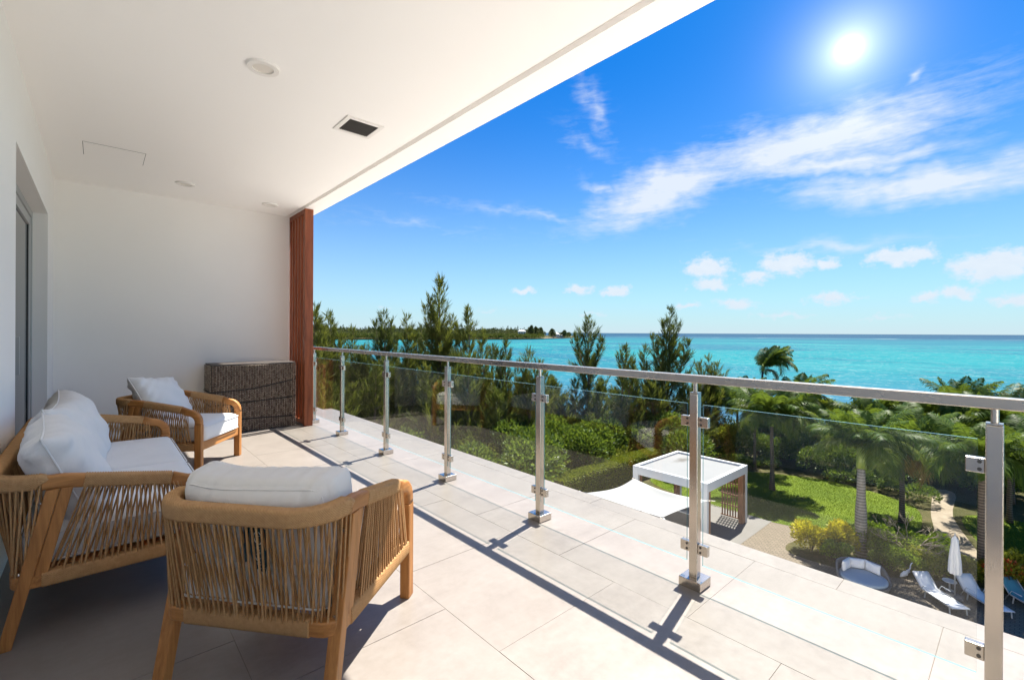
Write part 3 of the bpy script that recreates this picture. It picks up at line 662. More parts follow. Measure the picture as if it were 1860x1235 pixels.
for k, y in enumerate(posts):
    p = put('post', pm, rail, (0, y, 0)); b = p.modifiers.new('bevel', 'BEVEL'); b.width = 0.005; b.segments = 3
    put('post_cap', capm, p); put('spigot', spm, p); bc = put('base_cover', basem, p); b = bc.modifiers.new('bevel', 'BEVEL'); b.width = 0.003; b.segments = 2
    for z in (CZ0, CZ1):
        for sgn, cm in ((1, clm), (-1, clm2)):
            if (sgn > 0 and k in (1, len(posts) - 1)) or (sgn < 0 and k == 2): continue
            c = put('clamp', cm, p, (0, 0, z)); b = c.modifiers.new('bevel', 'BEVEL'); b.width = 0.0025; b.segments = 2
            for dz_ in (-0.013, 0.013): put('screw', scm, p, (0, sgn * 0.036, z + dz_))
for y0, y1 in zip([YB + 0.0] + posts[:-1], posts):
    if y1 - y0 < 0.4: continue
    gp = MB().box(-0.005, 0.005, y0 + 0.042, y1 - 0.042, GZ0, GZ1).build('glass_panel', M_GLASS, rail); gp.data.materials.append(M_GEDGE)
    for q in (0, 1, 2, 4): gp.data.polygons[q].material_index = 1

# railing added across the unseen near end, left open to admit skylight
MB().box(XW - RX + 0.002, -0.0255, YR0, YR0 + 0.05, RT - 0.040, RT).build('handrail', M_RAIL, rail, bevel=0.004, seg=3)
for x in (-2.3, -1.15): put('post', pm, rail, (x, YR0 + 0.025, 0)); put('base_cover', basem, rail, (x, YR0 + 0.06, 0))
for x0, x1 in ((-2.26, -1.19), (-1.11, -0.04)): MB().box(x0, x1, YR0 + 0.02, YR0 + 0.03, GZ0, GZ1).build('glass_panel', M_GLASS, rail)

# ------------------------------------------------------------------ woven teak furniture
def corner(cx, cy_, r, a0, a1, z0, z1, n=10):
    return [(cx + r * math.cos(R(a0 + (a1 - a0) * k / n)), cy_ + r * math.sin(R(a0 + (a1 - a0) * k / n)), z0 + (z1 - z0) * k / n) for k in range(n + 1)]
def rope_seat(name, Wd, loc, rz, label, cat, seed=1, seat_t=0.16, seatmat=M_FABRIC, split=1):
    """x across, +y the way the seat faces; origin on the floor"""
    rg = random.Random(seed)
    t = thing(name, loc, rz, label, cat)
    hw = Wd / 2; yb, yf = -0.385, 0.355; rc = 0.15
    zb, zf = 0.665, 0.565                                   # top rail height at the back and at the arm fronts
    def zat(y): return zb + (zf - zb) * min(1, max(0, (y - (-0.22)) / (yf + 0.22)))
    xo = hw - 0.024
    ypt, ypb = -0.175, -0.315                               # rear post at rail and at floor
    prof = rrect(0.024, 0.029, 0.012, 3)
    # top rail, back U from post to post
    U = [(xo, ypt - 0.055, zat(ypt))] + corner(xo - rc, yb + rc, rc, 0, -90, zb, zb) + corner(-xo + rc, yb + rc, rc, -90, -180, zb, zb) + [(-xo, ypt - 0.055, zat(ypt))]
    Ur = resample(U, 0.0045)
    tag(MB().sweep(Ur, rrect(0.0275, 0.0325, 0.014, 3), scales=[1.0 if i % 2 else 0.90 for i in range(len(Ur))]).build('rope_binding', M_ROPE, t, smooth=True), kind='stuff')
    # arms
    for s in (1, -1):
        x = s * xo
        # bare teak piece over the post
        MB().sweep([(x, ypt - 0.0545, zat(ypt)), (x, ypt + 0.01, zat(ypt + .01)), (x, ypt + 0.075, zat(ypt + 0.075))], prof, side=(1, 0, 0)).build('arm_joint', M_TEAK['y'], t, smooth=False, bevel=0.0)
        A = resample([(x, ypt + 0.0755, zat(ypt + 0.075)), (x, yf - 0.145, zat(yf - 0.145))], 0.0045)
        tag(MB().sweep(A, rrect(0.0275, 0.0315, 0.014, 3), side=(1, 0, 0), scales=[1.0 if i % 2 else 0.90 for i in range(len(A))]).build('rope_binding', M_ROPE, t, smooth=True), kind='stuff')
        zr = 0.085; ze = zat(yf - 0.14)
        c_ = [(x, yf - 0.1445, ze)] + [(x, yf - zr + zr * math.sin(R(a)), zf - zr + zr * math.cos(R(a))) for a in range(0, 91, 10)] + [(x, yf, zf - zr - 0.02)]
        MB().sweep(c_, prof, side=(1, 0, 0)).build('armrest', M_TEAK['y'], t, smooth=True)
        MB().box(x - 0.024, x + 0.024, yf - 0.029, yf + 0.029, 0.0, zf - zr - 0.0205).build('leg', M_TEAK['z'], t, bevel=0.005)
        # rear post: from the rail down and back to the floor, two laminated pieces
        d = Vector((0, ypb - ypt, -zat(ypt))).normalized()
        p0 = Vector((x, ypt, zat(ypt) - 0.0295)); p1 = Vector((x, ypb, 0.0))
        n_ = Vector((0, -d.z, d.y))
        def slant(yoff0, yoff1, z0, z1, name_, wx, mx=M_TEAK['z']):
            m = MB(); vs = []
            for z in (z0, z1):
                k = (p0.z - z) / (p0.z - p1.z); yc = p0.y + (p1.y - p0.y) * k
                vs += [(x - wx, yc + yoff0, z), (x + wx, yc + yoff0, z), (x + wx, yc + yoff1, z), (x - wx, yc + yoff1, z)]
            m.add(vs, [(0, 3, 2, 1), (4, 5, 6, 7), (0, 1, 5, 4), (1, 2, 6, 5), (2, 3, 7, 6), (3, 0, 4, 7)])
            return m.build(name_, mx, t, bevel=0.004)
        slant(-0.044, 0.000, 0.0, p0.z, 'leg', 0.024)
        slant(0.001, 0.042, 0.235, p0.z, 'post_brace', 0.021)
        bolt = MB().tube([(0, 0, 0), (0, 0, 0.004)], 0.008, 12).mesh('bolt', M_STEEL)
        for z in (0.29, 0.57):
            k = (p0.z - z) / (p0.z - p1.z); put('bolt', bolt, t, (x - s * 0.004, p0.y + (p1.y - p0.y) * k - 0.0445, z), (R(90), 0, 0))
    # bottom frame
    zr0, zr1 = 0.225, 0.285; ybb = -0.305; xi = xo
    B = [(xi, yf - 0.03, (zr0 + zr1) / 2)] + corner(xi - 0.05, ybb + 0.05, 0.05, 0, -90, (zr0 + zr1) / 2, (zr0 + zr1) / 2, 6) + corner(-xi + 0.05, ybb + 0.05, 0.05, -90, -180, (zr0 + zr1) / 2, (zr0 + zr1) / 2, 6) + [(-xi, yf - 0.03, (zr0 + zr1) / 2)]
    MB().sweep(B, rrect(0.022, 0.028, 0.008, 2)).build('seat_rail', M_TEAK['x'], t, smooth=False)
    MB().box(-xi + 0.0245, xi - 0.0245, yf - 0.02, yf + 0.018, zr0 - 0.005, zr1 + 0.01).build('front_rail', M_TEAK['x'], t, bevel=0.004)
    nsl = max(5, int(Wd / 0.13)); slat = MB().box(-0.03, 0.03, ybb + 0.03, yf - 0.03, zr1 - 0.012, zr1 + 0.002).mesh('slat', M_TEAK['y'])
    for k in range(nsl): put('slat', slat, t, (-xi + 0.06 + (2 * xi - 0.12) * k / (nsl - 1), 0, 0))
    zc = (zr0 + zr1) / 2
    def wrap(a, b):
        Q = resample([p for p in (a, b)], 0.0045)
        return Q
    # wrapped lengths of the bottom frame (back, and the two sides ahead of the posts)
    for a, b in (((xi - 0.085, ybb, zc), (-xi + 0.085, ybb, zc)), ((xi, ybb + 0.075, zc), (xi, yf - 0.032, zc)), ((-xi, ybb + 0.075, zc), (-xi, yf - 0.032, zc))):
        Q = wrap(a, b)
        tag(MB().sweep(Q, rrect(0.0265, 0.0335, 0.012, 2), scales=[1.0 if i % 2 else 0.90 for i in range(len(Q))]).build('rope_binding', M_ROPE, t, smooth=True), kind='stuff')
    # ropes
    def along(path):
        L = [0.0]
        for a, b in zip(path, path[1:]): L.append(L[-1] + (Vector(b) - Vector(a)).length)
        def f(s):
            s = min(max(s, 0), 1) * L[-1]
            for i in range(len(L) - 1):
                if L[i + 1] >= s: return Vector(path[i]).lerp(Vector(path[i + 1]), (s - L[i]) / max(1e-9, L[i + 1] - L[i]))
            return Vector(path[-1])
        return f, L[-1]
    def cords(top, bot, n, slant, name_='rope_cords', out=None):
        m = MB()
        for layer in (1, -1):
            for k in range(n):
                s0 = (k + 0.5 + rg.uniform(-0.16, 0.16)) / n; s1 = min(1.0, max(0.0, s0 + layer * slant + rg.uniform(-0.006, 0.006)))
                a, b = top(s0), bot(s1)
                oa, ob = out(s0) * 0.021 * layer, out(s1) * 0.020 * layer
                a = a + oa + Vector((0, 0, -0.012)); b = b + ob + Vector((0, 0, 0.005))
                mid = a.lerp(b, 0.5) + Vector((rg.uniform(-1, 1), rg.uniform(-1, 1), 0)) * 0.0015
                m.tube([a, mid, b], 0.0039, 6, caps=False)
        o = m.build(name_, M_ROPE, t, smooth=True); tag(o, kind='stuff')
    tb, Lb = along(U); Bb = [(xi, ybb + 0.075, zc)] + B[1:-1] + [(-xi, ybb + 0.075, zc)]; bb, _ = along(Bb)
    def outb(s):
        p = tb(s); q = Vector((max(-xo + rc, min(xo - rc, p.x)), yb + rc, 0)); v_ = Vector((p.x - q.x, min(0, p.y - q.y), 0))
        return v_.normalized() if v_.length > 1e-6 else Vector((math.copysign(1, p.x), 0, 0))
    cords(tb, bb, int(Lb / 0.0208), 0.030 if Wd < 1 else 0.014, out=outb)
    for s in (1, -1):
        x = s * xo
        ta, La = along([(x, ypt + 0.078, zat(ypt + 0.078)), (x, yf - 0.10, zat(yf - 0.10))]); ba, _ = along([(x, ybb + 0.095, zc), (x, yf - 0.05, zc)])
        cords(ta, ba, int(La / 0.0150), 0.07, out=lambda q, s=s: Vector((s, 0, 0)))
    # seat cushion(s)
    for k in range(split):
        cw = (Wd - 0.115) / split; cx = -((Wd - 0.115) / 2) + cw * (k + 0.5)
        ph = rg.uniform(0, 6)
        def fn(a, b, c, p):
            q = (1 - a ** 4) * (1 - b ** 4)
            p.z += (0.022 * q if c > 0 else 0) + 0.003 * math.sin(9 * a + 5 * b + ph) * q
            return p
        me = rbox_mesh('seat_cushion', cw - 0.004, 0.69, seat_t, 0.045, 20, fn, seatmat)
        o = put('seat_cushion', me, t, (cx, 0.045, zr1 + 0.004 + seat_t / 2))
        for zz in (seat_t / 2 - 0.022, -seat_t / 2 + 0.022):
            rr = rrect((cw - 0.004) / 2 + 0.001, 0.346, 0.045, 5); pts = [(a, b, zz) for a, b in rr]; pts.append(pts[0])
            MB().tube(pts, 0.004, 5, caps=False).build('piping', seatmat, o, smooth=True)
    return t
def facing(fx, fy): return math.atan2(fy, fx) - math.pi / 2
chair = rope_seat('rope_armchair', 0.72, (0.649, 2.076, 0), facing(0.78, 0.63), 'teak and rope armchair seen from behind with a teal hang tag, beside the sofa', 'armchair', 3, seatmat=M_CREAM)
chair2 = rope_seat('rope_armchair', 0.74, (0.60, 5.46, 0), facing(0.80, -0.60), 'teak and rope armchair turned to the railing in front of the dark wicker chest', 'armchair', 5)
sofa = rope_seat('rope_sofa', 1.98, (0.055, 3.735, 0), facing(1, 0), 'long teak and rope sofa with white cushions against the white wall', 'sofa', 8, split=2)

def local(o, p):
    return Matrix.Translation(o.location) @ Matrix.Rotation(o.rotation_euler.z, 4, 'Z') @ Vector(p)
# boxed back cushion of the near chair
def fnb(a, b, c, p):
    q = (1 - a ** 4) * (1 - c ** 4)
    p.y += math.copysign(0.03, b) * q + 0.10 * a * a * 0.35
    if c > 0: p.z += -0.030 * (1 - a * a) * c + 0.012 * math.sin(3.1 * a + 1) * c
    p.y += 0.0035 * math.sin(26 * a + 3 * c) * (1 - abs(c)) + 0.002 * math.sin(47 * a)
    p.z += 0.002 * math.sin(31 * a + 2) * max(c, 0)
    return p
bme = rbox_mesh('cushion_body', 0.62, 0.19, 0.355, 0.06, 40, fnb, M_CREAM)
cu = thing('back_cushion', local(chair, (0.0, -0.215, 0.44)), chair.rotation_euler.z, 'boxy cream back cushion standing in the armchair seen from behind', 'cushion')
body = put('cushion_body', bme, cu, (0, 0, 0.172), (R(9), 0, 0))
def seam(w, h, r, yy):
    out = []
    rr = rrect(w / 2 - 0.030, h / 2 - 0.026, r, 6); rr.append(rr[0])
    for a, b in [(p.x, p.z) for p in resample([(x, 0, z) for x, z in rr], 0.015)]:
        u, c = a / (w / 2), b / (h / 2)
        z = b + (-0.030 * (1 - u * u) * c + 0.012 * math.sin(3.1 * u + 1) * c if c > 0 else 0)
        out.append((a, yy + 0.035 * u * u, z))
    out.append(out[0]); return out
MB().tube(seam(0.62, 0.355, 0.05, -0.091), 0.0035, 5, caps=False).build('piping', M_CREAM, body, smooth=True)
# hang tag tied to the back
tg = thing('hang_tag', local(chair, (0.068, -0.345, 0.545)), chair.rotation_euler.z + R(8), 'dark teal paper hang tag with white script behind the rope cords', 'tag')
def card(name, pts, y, m, parent):
    mm = MB(); n = len(pts)
    mm.add([(a, y, b) for a, b in pts] + [(a, y + 0.0012, b) for a, b in pts], [tuple(range(n)), tuple(range(n, 2 * n))[::-1]] + [(k, n + k, n + (k + 1) % n, (k + 1) % n) for k in range(n)])
    return mm.build(name, m, parent)
tg.scale = (1.25, 1, 1.2)
c1 = card('card', [(-0.026, 0.055), (0.006, 0.056), (0.027, 0.040), (0.029, -0.03), (0.020, -0.082), (-0.012, -0.065), (-0.024, -0.02)], 0, M_TAG, tg)
c2 = card('card', [(-0.048, 0.058), (-0.030, 0.056), (-0.033, -0.05), (-0.042, -0.052), (-0.046, 0.0)], 0.006, M_TAG, tg)
pr = MB()
def stroke(pts, r=0.0011): pr.tube([(a, -0.0008, b) for a, b in pts], r, 4)
stroke([(-0.012 + 0.012 * math.sin(q) + 0.010, 0.022 + 0.017 * math.cos(q) - 0.006 * math.sin(q)) for q in [k * 2 * math.pi / 18 for k in range(19)]])
stroke([(0.002 + 0.006 * math.cos(q), 0.016 + 0.012 * math.sin(q)) for q in [k * 2 * math.pi / 14 + 1.6 for k in range(11)]])
for k in range(7):
    z = -0.002 - k * 0.0105
    stroke([(-0.002 + 0.0015 * k * 0.6 + 0.006 * math.sin(q * 2.3 + k), z - q * 0.0022) for q in range(4)], 0.0009)
    if k > 2: stroke([(0.010 + 0.001 * k + 0.004 * math.sin(q * 2.1 + k * 2), z - q * 0.002) for q in range(4)], 0.0009)
stroke([(-0.010, -0.030), (-0.006, -0.040), (0.001, -0.047)], 0.0009)
tag(pr.build('script_print', M_PRINT, c1), kind='stuff')
MB().tube([(-0.01, 0.0005, 0.05), (-0.012, 0.006, 0.085), (-0.01, 0.02, 0.10)], 0.0008, 4).build('string', M_BLACK, tg)

def pillow(owner, p, w, h, t_, tilt, yaw, roll, seed, label, m=M_FABRIC):
    me, pp = pillow_mesh('pillow', w, h, t_, m, seed)
    o = put('pillow', me, None, local(owner, p))
    o.rotation_mode = 'QUATERNION'
    o.rotation_quaternion = (Matrix.Rotation(owner.rotation_euler.z + R(yaw), 4, 'Z') @ Matrix.Rotation(R(tilt), 4, 'X') @ Matrix.Rotation(R(roll), 4, 'Y')).to_quaternion()
    put('piping', pp, o); tag(o, label, 'cushion', 'loose white back cushions')
    return o
pillow(sofa, (-0.62, -0.165, 0.635), 0.66, 0.48, 0.27, 24, 0, 4, 11, 'plump white back cushion at the near end of the sofa')
pillow(sofa, (0.02, -0.175, 0.640), 0.64, 0.48, 0.25, 22, 0, -5, 12, 'plump white back cushion in the middle of the sofa')
pillow(sofa, (0.62, -0.165, 0.630), 0.64, 0.48, 0.26, 22, 2, 3, 13, 'plump white back cushion at the far end of the sofa')
pillow(chair2, (0.0, -0.17, 0.635), 0.62, 0.50, 0.22, 30, 4, -6, 14, 'loose white pillow leaning in the armchair by the wicker chest')

# ------------------------------------------------------------------ dark wicker chest
cx0, cx1, cy0, cy1, ch = 1.05, 2.065, 6.79, 7.25, 0.865
t = thing('wicker_chest', (cx0, cy0, 0), 0, 'dark brown woven wicker chest with black cord lines against the far wall', 'chest')
wx, wy = cx1 - cx0, cy1 - cy0
def bulge(u, z):
    """front face bellies out a little between the cords, right end rounded"""
    s1 = 0.66 + 0.0 * u - 0.05 * (1 - u) + 0.16 * max(0, u - 0.45); s2 = 0.42 + 0.05 * u; s3 = 0.19 - 0.05 * max(0, u - 0.4)
    d = min(abs(z / ch - s) for s in (s1, s2, s3))
    return -0.018 * min(1, d / 0.09)
def front_pt(u, z):
    x = u * wx; r = 0.10
    y = bulge(u, z)
    if x > wx - r:
        q = (x - (wx - r)) / r; y += r * (1 - math.sqrt(max(0, 1 - q * q)))
    return Vector((x, y, z))
MB().box(0.012, wx - 0.05, 0.03, wy, 0.001, ch - 0.002).build('carcass', M_WICKBASE, t)
tp = MB(); tpr = [(0, 0), (wx - 0.10, 0), (wx - 0.05, 0.014), (wx - 0.015, 0.05), (wx - 0.002, 0.1), (wx - 0.002, wy), (0, wy)]
n_ = len(tpr); tp.add([(a, b - 0.018, ch) for a, b in tpr] + [(a, b - 0.018, ch + 0.014) for a, b in tpr], [tuple(range(n_))[::-1], tuple(range(n_, 2 * n_))] + [(k, (k + 1) % n_, n_ + (k + 1) % n_, n_ + k) for k in range(n_)])
tp.build('lid', M_TOPSLATE, t, bevel=0.003)
def weave(name, ptf, nu, nz, z0, z1, uval):
    md, mp = MB(), MB(); dzz = (z1 - z0) / nz
    for j in range(nz):
        for i in range(nu):
            u0, u1 = uval(i), uval(i + 1); a, b = z0 + j * dzz, z0 + (j + 1) * dzz
            P = [ptf(u0, a), ptf(u1, a), ptf(u1, b), ptf(u0, b)]
            nrm = (P[1] - P[0]).cross(P[3] - P[0]).normalized(); c = (P[0] + P[1] + P[2] + P[3]) / 4
            X_, Z_ = P[1] - P[0], P[3] - P[0]
            # broad dark strand, and beside it the slim pale weavers that cross it
            def slab(m, cc, ex, ez, hgt):
                lift = nrm * hgt
                m.add([cc - ex - ez, cc + ex - ez, cc + ex + ez, cc - ex + ez] + [cc - ex * .6 - ez * .6 + lift, cc + ex * .6 - ez * .6 + lift, cc + ex * .6 + ez * .6 + lift, cc - ex * .6 + ez * .6 + lift],
                      [(4, 5, 6, 7), (0, 1, 5, 4), (1, 2, 6, 5), (2, 3, 7, 6), (3, 0, 4, 7)])
            slab(md, c - X_ * 0.10, X_ * 0.36, Z_ * 0.44, 0.007)
            slab(mp, c + X_ * 0.39, X_ * (0.10 if i % 3 else 0.06), Z_ * 0.42, 0.009)
            if (i + j // 2) % 3: slab(mp, c + Z_ * 0.42 - X_ * 0.1, X_ * 0.36, Z_ * 0.08, 0.009)
    for nm, m, mm in ((name, md, M_WICKER), ('pale_weaver', mp, M_WICKPALE)):
        me = bpy.data.meshes.new(nm); me.from_pydata([tuple(q) for q in m.v], [], m.f); me.update(); me.materials.append(mm)
        tag(put(nm, me, t), kind='stuff')
weave('woven_front', front_pt, 34, 29, 0.004, ch - 0.003, lambda i: i / 34 * 0.985 if i < 34 else 0.998)
weave('woven_side', lambda u, z: Vector((-0.002, wy * (1 - u), z)), 14, 29, 0.004, ch - 0.003, lambda i: i / 14)
for k, zf_ in enumerate((lambda u: ch * (0.66 - 0.05 * (1 - u) + 0.16 * max(0, u - 0.45)), lambda u: ch * (0.42 + 0.05 * u), lambda u: ch * (0.19 - 0.05 * max(0, u - 0.4)))):
    pts = [Vector((-0.008, wy * q, zf_(0))) for q in (1, 0.5, 0.02)] + [front_pt(q / 30 * 0.998, zf_(q / 30)) + Vector((0, -0.008, 0)) for q in range(31)]
    MB().tube(pts, 0.009, 6).build('cord', M_BLACK, t, smooth=True)

# ------------------------------------------------------------------ sea, land, garden
rng = np.random.default_rng(7)
sea = MB().add([(-40000, -40000, SEA_Z), (40000, -40000, SEA_Z), (40000, 40000, SEA_Z), (-40000, 40000, SEA_Z)], [(0, 1, 2, 3)]).build('sea', M_SEA)
tag(sea, kind='structure')
def shore_x(y): return 51.0 + 2.2 * math.sin(y * 0.13) + 1.2 * math.sin(y * 0.41 + 1)
gx = [-60, 0, 20, 30, 40, 45] + [46 + k for k in range(16)]; ys_ = list(range(-90, 151, 3))
V = []; F = []
for y in ys_:
    for x in gx:
        d = x - shore_x(y)
        z = GND if d < -1.5 else GND - 0.33 * (d + 1.5) + 0.18 * math.sin(x * 1.9 + y) * math.sin(y * 1.3)
        V.append((x, y, max(z, SEA_Z - 2.5)))
ng = len(gx)
for j in range(len(ys_) - 1):
    for i in range(ng - 1): F.append((j * ng + i, j * ng + i + 1, (j + 1) * ng + i + 1, (j + 1) * ng + i))
tag(put('ground', np_mesh('ground', np.array(V), np.array(F), M_SOIL)), kind='structure')
def sheet(name, poly, z, m, kind='structure'):
    o = MB().add([(x, y, z) for x, y in poly], [tuple(range(len(poly)))]).build(name, m); return tag(o, kind=kind)
def smooth_poly(P, n=6):
    out = []; N = len(P)
    for i in range(N):
        p0, p1, p2, p3 = (np.array(P[(i + k - 1) % N], float) for k in range(4))
        for k in range(n):
            t_ = k / n; out.append(tuple(0.5 * ((2 * p1) + (p2 - p0) * t_ + (2 * p0 - 5 * p1 + 4 * p2 - p3) * t_ ** 2 + (3 * p1 - p0 - 3 * p2 + p3) * t_ ** 3)))
    return out
sheet('bounce_terrace', [(1.9, -70), (21.5, -70), (21.5, 90), (1.9, 90)], GND + 0.010, M_BOUNCE)  # unseen pale ground added to bounce sunlight up onto the ceiling
sheet('patio', [(21.48, -60), (32.6, -60), (32.6, -1), (31.5, 1.5), (32.6, 3.4), (31.6, 4.6), (31.0, 6.2), (29.6, 8.7), (29.2, 11.2), (29.2, 12.6), (21.48, 12.6)], GND + 0.010, M_PAVER)
lawnL = smooth_poly([(29.2, 11.4), (29.6, 8.7), (31.0, 6.2), (32.2, 4.4), (34.0, 3.9), (38.5, 4.6), (40.3, 7.4), (40.6, 10.6), (38.6, 14.6), (36.5, 18.5), (31.0, 18.9), (29.3, 15)])
lawnR = smooth_poly([(32.0, 0.6), (34.5, 1.6), (39.2, 2.4), (40.5, -1), (40.5, -9), (31.0, -9), (31.0, -2)])
sheet('lawn', lawnL, GND + 0.018, M_GRASS); sheet('lawn', lawnR, GND + 0.018, M_GRASS)
sheet('path', smooth_poly([(31.4, 1.2), (33.6, 1.7), (38.5, 2.9), (44, 3.2), (44, 4.2), (38.5, 3.9), (34.0, 3.3), (32.4, 3.9), (31.2, 3.0)], 4), GND + 0.014, M_SAND)
sheet('planting_bed', smooth_poly([(25.9, 7.9), (27.6, 8.1), (29.4, 6.3), (30.6, 4.6), (30.8, 2.4), (29.8, 0.6), (29.6, -4), (28.9, -4), (28.6, 1.2), (26.9, 3.8), (26.0, 5.2)]), GND + 0.014, M_SOIL)
sheet('pavilion_floor', [(21.6, 9.9), (29.4, 9.9), (29.4, 16.2), (21.6, 16.2)], GND + 0.022, M_CONC)
# grass blades on the lawn
def inside(poly, P):
    x, y = P[:, 0], P[:, 1]; c = np.zeros(len(P), bool); q = np.array(poly); j = len(q) - 1
    for i in range(len(q)):
        cond = ((q[i, 1] > y) != (q[j, 1] > y)) & (x < (q[j, 0] - q[i, 0]) * (y - q[i, 1]) / (q[j, 1] - q[i, 1] + 1e-12) + q[i, 0]); c ^= cond; j = i
    return c
Q = np.stack([rng.uniform(28, 41.5, 150000), rng.uniform(-8, 19, 150000)], 1)
Q = Q[inside(lawnL, Q) | inside(lawnR, Q)]
Pg = np.concatenate([Q, np.full((len(Q), 1), GND + 0.012)], 1); Dg = np.concatenate([rng.normal(0, 0.55, (len(Q), 2)), np.ones((len(Q), 1))], 1)
gv, gf = leaves(Pg, Dg, rng.uniform(0.04, 0.09, len(Q)), 0.022, rng)
tag(put('grass', np_mesh('grass', gv, gf, M_BLADE)), 'short mown green grass of the lawn among the palms', 'grass', kind='stuff')

# ---- foliage builders
def casuarina_arrays(H, Rd, seed, leaders=(), dens=1.0, low=0.10, lean=(0, 0)):
    rg = np.random.default_rng(seed); tr = MB(); P = []; D = []; Ls = []
    def leader(base, top, rad, t0, nb):
        base, top = np.array(base, float), np.array(top, float); h = np.linalg.norm(top - base)
        wob = rg.normal(0, 0.012 * h, (2, 2))
        pts = []
        for k in range(9):
            q = k / 8; p = base + (top - base) * q; p[:2] += wob[0] * math.sin(q * 3.1) + wob[1] * math.sin(q * 6.2) * 0.5; pts.append(p)
        tr.tube([tuple(p) for p in pts], [max(0.012, 0.013 * h * (1 - k / 8.2)) for k in range(9)], 6)
        def at_(q):
            k = min(7, int(q * 8)); return pts[k] + (pts[k + 1] - pts[k]) * (q * 8 - k)
        sect = rg.uniform(0.45, 1.45, (9, 5))
        for k in range(nb):
            q = t0 + (0.985 - t0) * (rg.random() ** 0.9); a = rg.uniform(0, 2 * math.pi)
            ln = rad * sect[min(8, int(q * 9)), int(a / 6.2832 * 5) % 5] * ((1 - q) / (1 - t0)) ** 0.92 * (rg.uniform(0.35, 0.95) if rg.random() < 0.72 else rg.uniform(1.0, 1.5)) + 0.25
            e_ = rg.uniform(0.25, 0.75) + 0.35 * q
            d0 = np.array([math.cos(a) * math.cos(e_), math.sin(a) * math.cos(e_), math.sin(e_)]); p0 = at_(q)
            m_ = max(8, int(ln * 36 * dens)); s = rg.random(m_) ** 0.65
            up = np.array([0, 0, rg.uniform(0.2, 0.6)]); bp = p0 + d0 * ln * s[:, None] + up * (s ** 2)[:, None] * ln
            bp += rg.normal(0, 0.035, bp.shape) * (0.4 + ln * 0.3)
            dd = d0 * 0.9 + up * 2 * s[:, None] * 0.7 + rg.normal(0, 0.34, bp.shape); dd[:, 2] += 0.15
            P.append(bp); D.append(dd); Ls.append((0.30 + 0.50 * rg.random(m_)) * (0.7 + 0.4 * min(1, ln)))
            if ln > 0.7: tr.tube([tuple(p0), tuple(p0 + d0 * ln * 0.5 + up * 0.25 * ln), tuple(p0 + d0 * ln * 0.9 + up * 0.81 * ln)], [0.02 + 0.008 * ln, 0.014, 0.006], 3, caps=False)
        m_ = 26; s = rg.random(m_); P.append(at_(0.95) + (top - at_(0.95)) * s[:, None]); D.append(np.array([0, 0, 1.0]) + rg.normal(0, 0.3, (m_, 3))); Ls.append(np.full(m_, 0.35))
    leader((0, 0, -0.1), (lean[0], lean[1], H), Rd, low, int(10.5 * H * dens))
    for (ox, oy, h0, h1, r_) in leaders:
        leader((lean[0] * h0 / H, lean[1] * h0 / H, h0), (ox, oy, h1), r_, 0.12, int(11 * (h1 - h0) * dens))
    P = np.concatenate(P); D = np.concatenate(D); Ls = np.concatenate(Ls)
    v, f = leaves(P, D, Ls, 0.046, rg)
    return tr, v, f
def casuarina(px, d, H, Rd, seed, label, leaders=(), m=M_CAS, group='casuarinas along the shore', dens=1.0, low=0.1, lean=(0, 0)):
    x, y = bear(px, d); t = thing('casuarina_tree', (x, y, GND), 0, label, 'tree', group)
    tr, v, f = casuarina_arrays(H, Rd, seed, leaders, dens, low, lean)
    tr.build('trunk', M_BARK, t, smooth=True); put('crown', np_mesh('crown', v, f, m), t)
    return t
